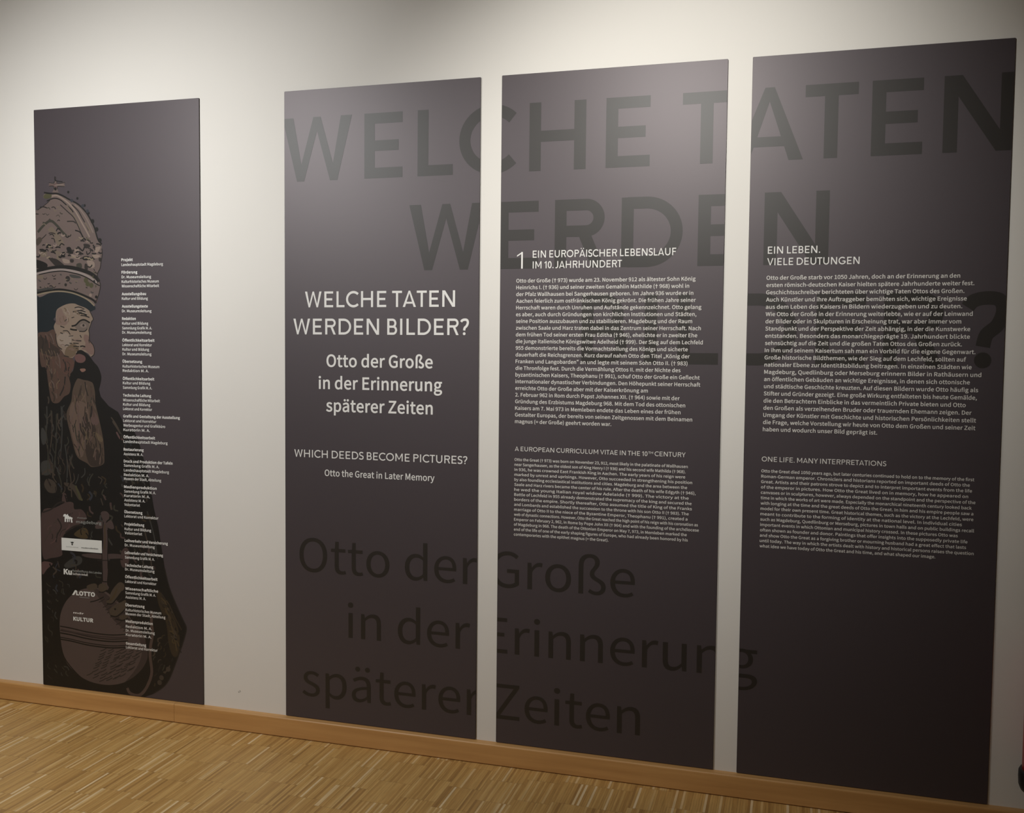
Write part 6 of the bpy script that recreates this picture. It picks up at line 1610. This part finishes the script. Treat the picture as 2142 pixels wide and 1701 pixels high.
  ["l","ink2",3.6,[764,953,798,968,822,990]],
  ["l","ink2",3.6,[654,870,687,885,712,908]],
  ["l","ink2",3.6,[725,889,759,905,783,927]],
  ["l","ink2",3.6,[784,919,818,934,842,956]],
  ["l","ink2",3.6,[670,846,703,861,728,883]],
  ["l","ink2",3.6,[748,865,781,880,805,903]],
  ["l","ink2",3.6,[820,890,853,905,877,927]],
  ["l","ink2",3.6,[700,812,734,827,758,850]],
  ["l","ink2",3.6,[779,837,813,852,837,874]],
  ["l","ink2",3.6,[832,857,865,872,889,894]],
  ["l","ink2",3.6,[742,790,775,805,799,827]],
  ["l","ink2",3.6,[803,811,837,826,861,848]],
  ["l","ink2",3.6,[875,838,908,853,932,876]],
  ["l","ink2",3.6,[758,754,792,769,816,792]],
  ["l","ink2",3.6,[839,788,873,803,897,825]],
  ["l","ink2",3.6,[890,804,923,819,947,842]],
  ["l","ink2",3.6,[799,726,832,742,856,764]],
  ["l","ink2",3.6,[857,746,890,762,914,784]],
  ["l","ink2",3.6,[930,786,963,801,987,824]],
  ["l","ink2",3.6,[827,704,860,719,884,741]],
  ["l","ink2",3.6,[883,719,916,734,940,756]],
  ["l","ink2",3.6,[951,746,984,761,1008,783]],
  ["l","ink",5.0,[554,1056,435,1039,322,984,232,890,182,761,184,606,223,426,353,293,446,243,575,221,713,227,837,263,947,332,1033,421,1075,524,1050,642]],
 ],
 'hand': [
  ["f","finger",0.0,[697,965,706,1016,749,1077,800,1120,842,1106,841,1063,790,1016,739,939,680,927,663,948]],
  ["f","finger",0.0,[696,878,755,926,815,953,857,971,856,906,805,859,746,825,704,835]],
  ["f","finger",0.0,[589,1079,631,1097,673,1078,664,1034,613,1023,588,1043]],
  ["f","finger",0.0,[469,1062,538,1089,572,1078,563,1041,486,1027]],
  ["f","finger",0.0,[788,828,855,849,880,822,821,799]],
  ["l","ink",5.4,[671,927,722,931,773,985,824,1047]],
  ["l","ink",5.4,[703,828,762,823,813,859,856,899]],
  ["l","ink",4.5,[501,927,570,947,638,982]],
  ["l","ink",4.5,[588,1021,630,1021,673,1042]],
  ["d","ink",5.0,[751,886]],
  ["l","ink",5.4,[754,804,821,795,880,822]],
  ["l","gold",6.8,[774,1065,740,997,697,950]],
 ],
 'cord': [
  ["l","cordcol",13.5,[1112,899,1107,799,1118,714,1096,598,1091,512,1106,384,1072,280,1021,203,963,167,888,181,863,222]],
  ["l","ink",3.1,[1125,601,1112,514,1124,386,1088,275,1038,197]],
 ],
}
items = []                      # (part, colour, polygon) in drawing order, millimetres from the board's corner
for part in ('robe', 'robe_trim', 'cap', 'crown', 'beard', 'face', 'moustache', 'orb', 'cord', 'sceptre', 'hand'):
    for kind, colr, w, q in TRACE[part]:
        pts = [(q[i] / 2.0, q[i + 1] / 2.0) for i in range(0, len(q), 2)]
        if kind == 'f': poly = smooth_pts(pts, True, 4)
        elif kind == 'p': poly = pts
        elif kind == 'd': poly = circle(pts[0][0], pts[0][1], w, 9)
        else: poly = stroke(smooth_pts(pts, False, 4), w)
        items.append((part, colr, ccw(poly)))
lim0, lim1, limz = 1.5, BW * 1000 - 1.5, Z0 * 1000 + 1.5
clean = []
for part, colr, poly in items:
    clean.append((part, colr, [(min(max(x, lim0), lim1), max(z, limz)) for x, z in poly]))
V, T = cdt([p for _, _, p in clean])
cen = V[T].mean(1)
top = np.full(len(T), -1)
for i, (_, _, p) in enumerate(clean):
    top[winding(cen[:, 0], cen[:, 1], p) != 0] = i
portrait = bpy.data.objects.new('portrait_print', None)
col.objects.link(portrait); portrait.parent = panels[0]
portrait['label'] = 'dark print of a crowned bearded man with orb and sceptre'
for part in ('robe', 'robe_trim', 'cap', 'crown', 'beard', 'face', 'moustache', 'orb', 'cord', 'sceptre', 'hand'):
    sel = [k for k in range(len(T)) if top[k] >= 0 and clean[top[k]][0] == part]
    cols = sorted({clean[top[k]][1] for k in sel})
    idx = {}; vs = []; fs = []; fm = []
    for k in sel:
        f = []
        for i in T[k]:
            if i not in idx: idx[i] = len(vs); vs.append((V[i, 0] / 1000, -BT - 0.0004, V[i, 1] / 1000 - Z0))
            f.append(idx[i])
        p = [(V[i, 0], V[i, 1]) for i in T[k]]
        fs.append(f if area(p) > 0 else f[::-1]); fm.append(cols.index(clean[top[k]][1]))
    mesh_obj({'robe': 'dark_robe', 'cap': 'dark_cap'}.get(part, part), vs, fs, [M_ink[c] for c in cols], portrait, fm)

# credits column
HEADS = ['Projekt', 'Förderung', 'Gesamtleitung', 'Projektleitung', 'Konzept', 'Wissenschaftliche', 'Redaktion', 'Ausstellungstexte', 'Ausstellungsbau', 'Grafik und Gestaltung der Ausstellung', 'Medienproduktion', 'Übersetzung', 'Museumspädagogik und Vermittlung', 'Öffentlichkeitsarbeit', 'Verwaltung', 'Restaurierung', 'Depot', 'Leihverkehr und Versicherung', 'Druck und Produktion der Tafeln', 'Technische Leitung']
NAMES = ['Landeshauptstadt Magdeburg', 'Kultur und Bildung', 'Museen der Stadt, Abteilung', 'Dr. Museumsleitung', 'Kuratorin M. A.', 'Assistenz M. A.', 'Volontariat', 'Kulturhistorisches Museum', 'Werkstatt', 'Sammlung Grafik M. A.', 'Wissenschaftliche Mitarbeit', 'Werbeagentur und Grafikbüro', 'Redaktion M. A.', 'Technik', 'Lektorat und Korrektur']
CRED = [(1, 1.9001, -2.6199), (0, 1.8803, -2.4758), (1, 1.8491, -2.5984), (0, 1.8298, -2.5327), (0, 1.811, -2.4966), (0, 1.7926, -2.4951), (1, 1.7604, -2.5578), (0, 1.7415, -2.5493), (1, 1.7097, -2.5497), (0, 1.6903, -2.5326), (1, 1.659, -2.6085), (0, 1.6395, -2.5488), (0, 1.6201, -2.5317), (0, 1.6022, -2.5337), (1, 1.5698, -2.5196), (0, 1.5508, -2.5325), (0, 1.5323, -2.5461), (0, 1.5133, -2.5347), (1, 1.4823, -2.5798), (0, 1.4623, -2.4978), (0, 1.4443, -2.5489), (1, 1.4112, -2.5226), (0, 1.3932, -2.542), (0, 1.3741, -2.5346), (1, 1.342, -2.5385), (0, 1.3224, -2.4965), (0, 1.3043, -2.543), (0, 1.2857, -2.5345), (1, 1.2555, -2.4025), (0, 1.2364, -2.5148), (0, 1.2172, -2.4728), (0, 1.1986, -2.5461), (1, 1.1683, -2.5214), (0, 1.1497, -2.4621), (1, 1.1168, -2.5774), (0, 1.0976, -2.5806), (1, 1.0675, -2.4388), (0, 1.0498, -2.5037), (0, 1.0301, -2.4565), (0, 1.0108, -2.5525), (0, 0.9941, -2.4945), (1, 0.9601, -2.5163), (0, 0.9414, -2.5212), (0, 0.9231, -2.5494), (0, 0.9043, -2.5731), (0, 0.8855, -2.598), (1, 0.8545, -2.5867), (0, 0.8367, -2.5096), (1, 0.8035, -2.5785), (0, 0.7832, -2.5453), (0, 0.7658, -2.589), (1, 0.7337, -2.4655), (0, 0.7148, -2.5285), (1, 0.6826, -2.4892), (0, 0.6632, -2.5303), (1, 0.6299, -2.5366), (0, 0.6125, -2.5309), (1, 0.5802, -2.5167), (0, 0.5607, -2.5227), (1, 0.5305, -2.5143), (0, 0.5125, -2.5262), (0, 0.494, -2.5747), (1, 0.4606, -2.581), (0, 0.44, -2.5007), (0, 0.4236, -2.4805), (1, 0.3916, -2.5423), (0, 0.3695, -2.5467), (0, 0.3525, -2.5328), (0, 0.3344, -2.5489), (1, 0.2972, -2.5759), (0, 0.2807, -2.5201)]
used = {}
def pick(b, x1):
    wt = 0.042 if b else 0.02
    nat = lambda t: sum(text_glyph(c, wt)[0] for c in t) * 0.0106
    best = min(HEADS if b else NAMES, key=lambda t: abs(nat(t) / (x1 + 2.675) - 1) + 0.04 * used.get(t, 0))
    used[best] = used.get(best, 0) + 1
    return best, wt
entries = []
for b, z, x1 in CRED:
    if b: entries.append([])
    t, wt = pick(b, x1)
    if len(entries) == 1 and not b: t = 'Landeshauptstadt Magdeburg'
    entries[-1].append((t, -2.675, x1, z, 0.0106, 't', wt))
for en in entries:
    L = Lay()
    for ln in en: L.line(*ln)
    lay_obj('credit_entry', L, M_white, panels[0], BX[0], Z0, 0.0010)

# sponsor marks over the portrait
def marks(name, shapes, lift=0.0010, label=None):
    vs, fs, fm, mats = [], [], [], []
    for m, V_, T_ in shapes:
        if m not in mats: mats.append(m)
        k = len(vs); vs += [(x - BX[0], -BT - lift, z - Z0) for x, z in V_]
        for t in T_:
            p = [tuple(V_[i]) for i in t]
            fs.append([k + int(i) for i in (t if area(p) > 0 else t[::-1])]); fm.append(mats.index(m))
    o = mesh_obj(name, vs, fs, mats, panels[0], fm)
    if label: o['label'] = label
    return o
def shp(m, polys): V_, T_ = fill([ccw(p) for p in polys]); return (m, V_, T_)
def txt(m, *a):
    L = Lay(); L.line(*a); V_, T_ = L.arrays(); return (m, V_, T_)
mk = lambda u, v: (-2.9852 + u * 0.0501 / 340.0, 0.8352 - v * 0.0365 / 310.0)      # small emblem grid
emblem = [[mk(*q) for q in P] for P in (
    [(10, 95), (25, 40), (60, 15), (100, 15), (118, 50), (150, 20), (180, 10), (185, 60), (215, 75), (220, 110), (262, 95), (285, 118), (330, 125), (335, 150), (70, 150), (60, 105), (25, 112)],
    [(60, 140), (105, 140), (105, 300), (60, 300)], [(140, 140), (178, 140), (178, 300), (140, 300)], [(205, 140), (235, 140), (235, 290), (205, 290)], [(262, 140), (310, 140), (335, 310), (285, 310)],
    [(60, 140), (335, 140), (335, 185), (60, 185)])]
marks('sponsor_mark', [shp(M_strip, emblem), txt(M_grey, 'magdeburg', -2.9172, -2.7897, 0.7985, 0.0115, 't', 0.01), txt(M_grey, 'museum', -2.911, -2.8639, 0.8185, 0.0065, 't', 0.0)], label='small white animal-like emblem with grey lettering')
strip = marks('sponsor_strip', [shp(M_strip, [[(-2.9940, 0.6772), (-2.7893, 0.6772), (-2.7893, 0.7306), (-2.9940, 0.7306)]])], label='white rectangular strip with a tiny grey emblem')
sv_, sf_, sm_ = [], [], []
arms = [[(-2.9476, 0.7165), (-2.9430, 0.7140), (-2.9392, 0.7170), (-2.9354, 0.7140), (-2.9308, 0.7165), (-2.9340, 0.7105), (-2.9380, 0.7085), (-2.9404, 0.7085), (-2.9444, 0.7105)], [(-2.9430, 0.7075), (-2.9354, 0.7075), (-2.9362, 0.7035), (-2.9392, 0.7018), (-2.9422, 0.7035)]]
arms = [[(-2.9392 + (x + 2.9392) * 1.15, 0.7095 + (z - 0.7095) * 1.15) for x, z in P] for P in arms]
for m, a in ((M_dark, shp(M_dark, arms)), (M_grey, txt(M_grey, 'Sachsen-Anhalt', -2.9712, -2.9073, 0.6915, 0.0044, 't', 0.0)), (M_dark, txt(M_dark, 'moderndenken', -2.8925, -2.8075, 0.6915, 0.0056, 't', 0.03))):
    k = len(sv_); sv_ += [(x - BX[0], -BT - 0.0014, z - Z0) for x, z in a[1]]
    for t in a[2]:
        p = [tuple(a[1][i]) for i in t]; sf_.append([k + int(i) for i in (t if area(p) > 0 else t[::-1])]); sm_.append(0 if m is M_grey else 1)
mesh_obj('strip_lettering', sv_, sf_, [M_grey, M_dark], strip, sm_)
marks('sponsor_mark', [txt(M_strip, 'Ku', -2.9854, -2.9433, 0.5747, 0.0208, 't', 0.08), txt(M_grey, 'Kunststiftung des Landes', -2.940, -2.7922, 0.5880, 0.0085, 't', 0.02), txt(M_cream, 'Sachsen-Anhalt', -2.940, -2.862, 0.5745, 0.0085, 't', 0.02)], label='third mark from the top, bold white letters with two grey lines')
marks('sponsor_mark', [shp(M_strip, [[(-2.9438, 0.4868), (-2.9335, 0.4868), (-2.9195, 0.5083), (-2.9290, 0.5083)]]), txt(M_strip, 'LOTTO', -2.923, -2.8275, 0.4885, 0.0165, 't', 0.075), shp(M_grey, [[(-2.9077, 0.4795), (-2.8556, 0.4795), (-2.8556, 0.4812), (-2.9077, 0.4812)]])], label='bold white word mark with a slanted bar before it')
marks('sponsor_mark', [txt(M_cream, 'mdr', -2.9392, -2.8848, 0.4072, 0.0065, 't', 0.05), txt(M_strip, 'KULTUR', -2.9396, -2.8373, 0.3772, 0.0148, 't', 0.075)], label='lowest white word mark in two lines')

# ------------------------------------------------------------------ fire extinguisher by the right edge
def lathe(prof, n=40):
    v = [(r * math.cos(2 * math.pi * i / n), r * math.sin(2 * math.pi * i / n), z) for r, z in prof for i in range(n)]
    f = [(k * n + i, k * n + (i + 1) % n, (k + 1) * n + (i + 1) % n, (k + 1) * n + i) for k in range(len(prof) - 1) for i in range(n)]
    f += [tuple(range(n))[::-1], tuple(range((len(prof) - 1) * n, len(prof) * n))]
    return v, f

def tube(pts, r, n=12):
    v, f = [], []
    for i, p in enumerate(pts):
        a = Vector(pts[max(i - 1, 0)]); b = Vector(pts[min(i + 1, len(pts) - 1)])
        q = (b - a).to_track_quat('Z', 'Y')
        v += [tuple(Vector(p) + q @ Vector((r * math.cos(2 * math.pi * k / n), r * math.sin(2 * math.pi * k / n), 0))) for k in range(n)]
    for i in range(len(pts) - 1):
        f += [(i * n + k, i * n + (k + 1) % n, (i + 1) * n + (k + 1) % n, (i + 1) * n + k) for k in range(n)]
    f += [tuple(range(n))[::-1], tuple(range((len(pts) - 1) * n, len(pts) * n))]
    return v, f

M_red = mat('red_enamel', (0.42, 0.012, 0.012), 0.28, 0.5)
M_rub = mat('black_plastic', (0.010, 0.010, 0.011), 0.45, 0.4)
M_steel = mat('brushed_steel', (0.55, 0.55, 0.54), 0.35, 0.5, 1.0)
M_tag = mat('extinguisher_label', (0.62, 0.60, 0.52), 0.5)
EXX, EXY, EXZ = 0.7878, -0.092, 0.176
ext = thing('fire_extinguisher', 'red fire extinguisher with black foot ring hung on the white wall past the boards', 'fire extinguisher', (EXX, EXY, EXZ))
R = 0.0703
mesh_obj('foot_ring', *lathe([(0.058, 0.0), (R - 0.006, 0.0), (R + 0.003, 0.006), (R + 0.0085, 0.020), (R + 0.0100, 0.045), (R + 0.0095, 0.062), (R + 0.006, 0.069), (R - 0.004, 0.071)]), M_rub, ext, smooth=True)
mesh_obj('cylinder', *lathe([(0.060, 0.052), (R, 0.060), (R, 0.36), (R - 0.003, 0.385), (R - 0.012, 0.408), (0.048, 0.428), (0.030, 0.440), (0.024, 0.446), (0.024, 0.456)]), M_red, ext, smooth=True)
a0 = math.radians(-140); lab_v = [((R + 0.0006) * math.cos(a0 + i * math.radians(100) / 20), (R + 0.0006) * math.sin(a0 + i * math.radians(100) / 20), z) for z in (0.17, 0.31) for i in range(21)]
mesh_obj('instruction_label', lab_v, [(i, i + 1, 22 + i, 21 + i) for i in range(20)], M_tag, ext)
mesh_obj('valve', *lathe([(0.026, 0.450), (0.026, 0.470), (0.018, 0.474), (0.018, 0.505), (0.012, 0.510)]), M_steel, ext, smooth=True)
mesh_obj('carry_handle', *tube([(0.0, 0.0, 0.488), (0.0, -0.03, 0.494), (0.0, -0.07, 0.500), (0.0, -0.11, 0.498)], 0.009), M_rub, ext, smooth=True)
mesh_obj('squeeze_lever', *tube([(0.0, 0.012, 0.508), (0.0, -0.03, 0.520), (0.0, -0.08, 0.534), (0.0, -0.12, 0.540)], 0.0075), M_red, ext, smooth=True)
mesh_obj('pressure_gauge', *lathe([(0.001, 0.512), (0.016, 0.513), (0.016, 0.523), (0.001, 0.5235)]), M_steel, ext, smooth=True)
hp = smooth_pts([(0, 0), (1, 0)], False, 1)
hose = [(0.018, 0, 0.482), (0.05, 0.0, 0.486), (0.082, -0.004, 0.460), (0.092, -0.008, 0.40), (0.0905, -0.01, 0.30), (0.0905, -0.01, 0.18), (0.0905, -0.01, 0.12)]
mesh_obj('hose', *tube(hose, 0.0085), M_rub, ext, smooth=True)
mesh_obj('wall_bracket', *box(-0.02, 0.02, R - 0.001, -EXY - 0.0005, 0.30, 0.40), M_steel, ext)
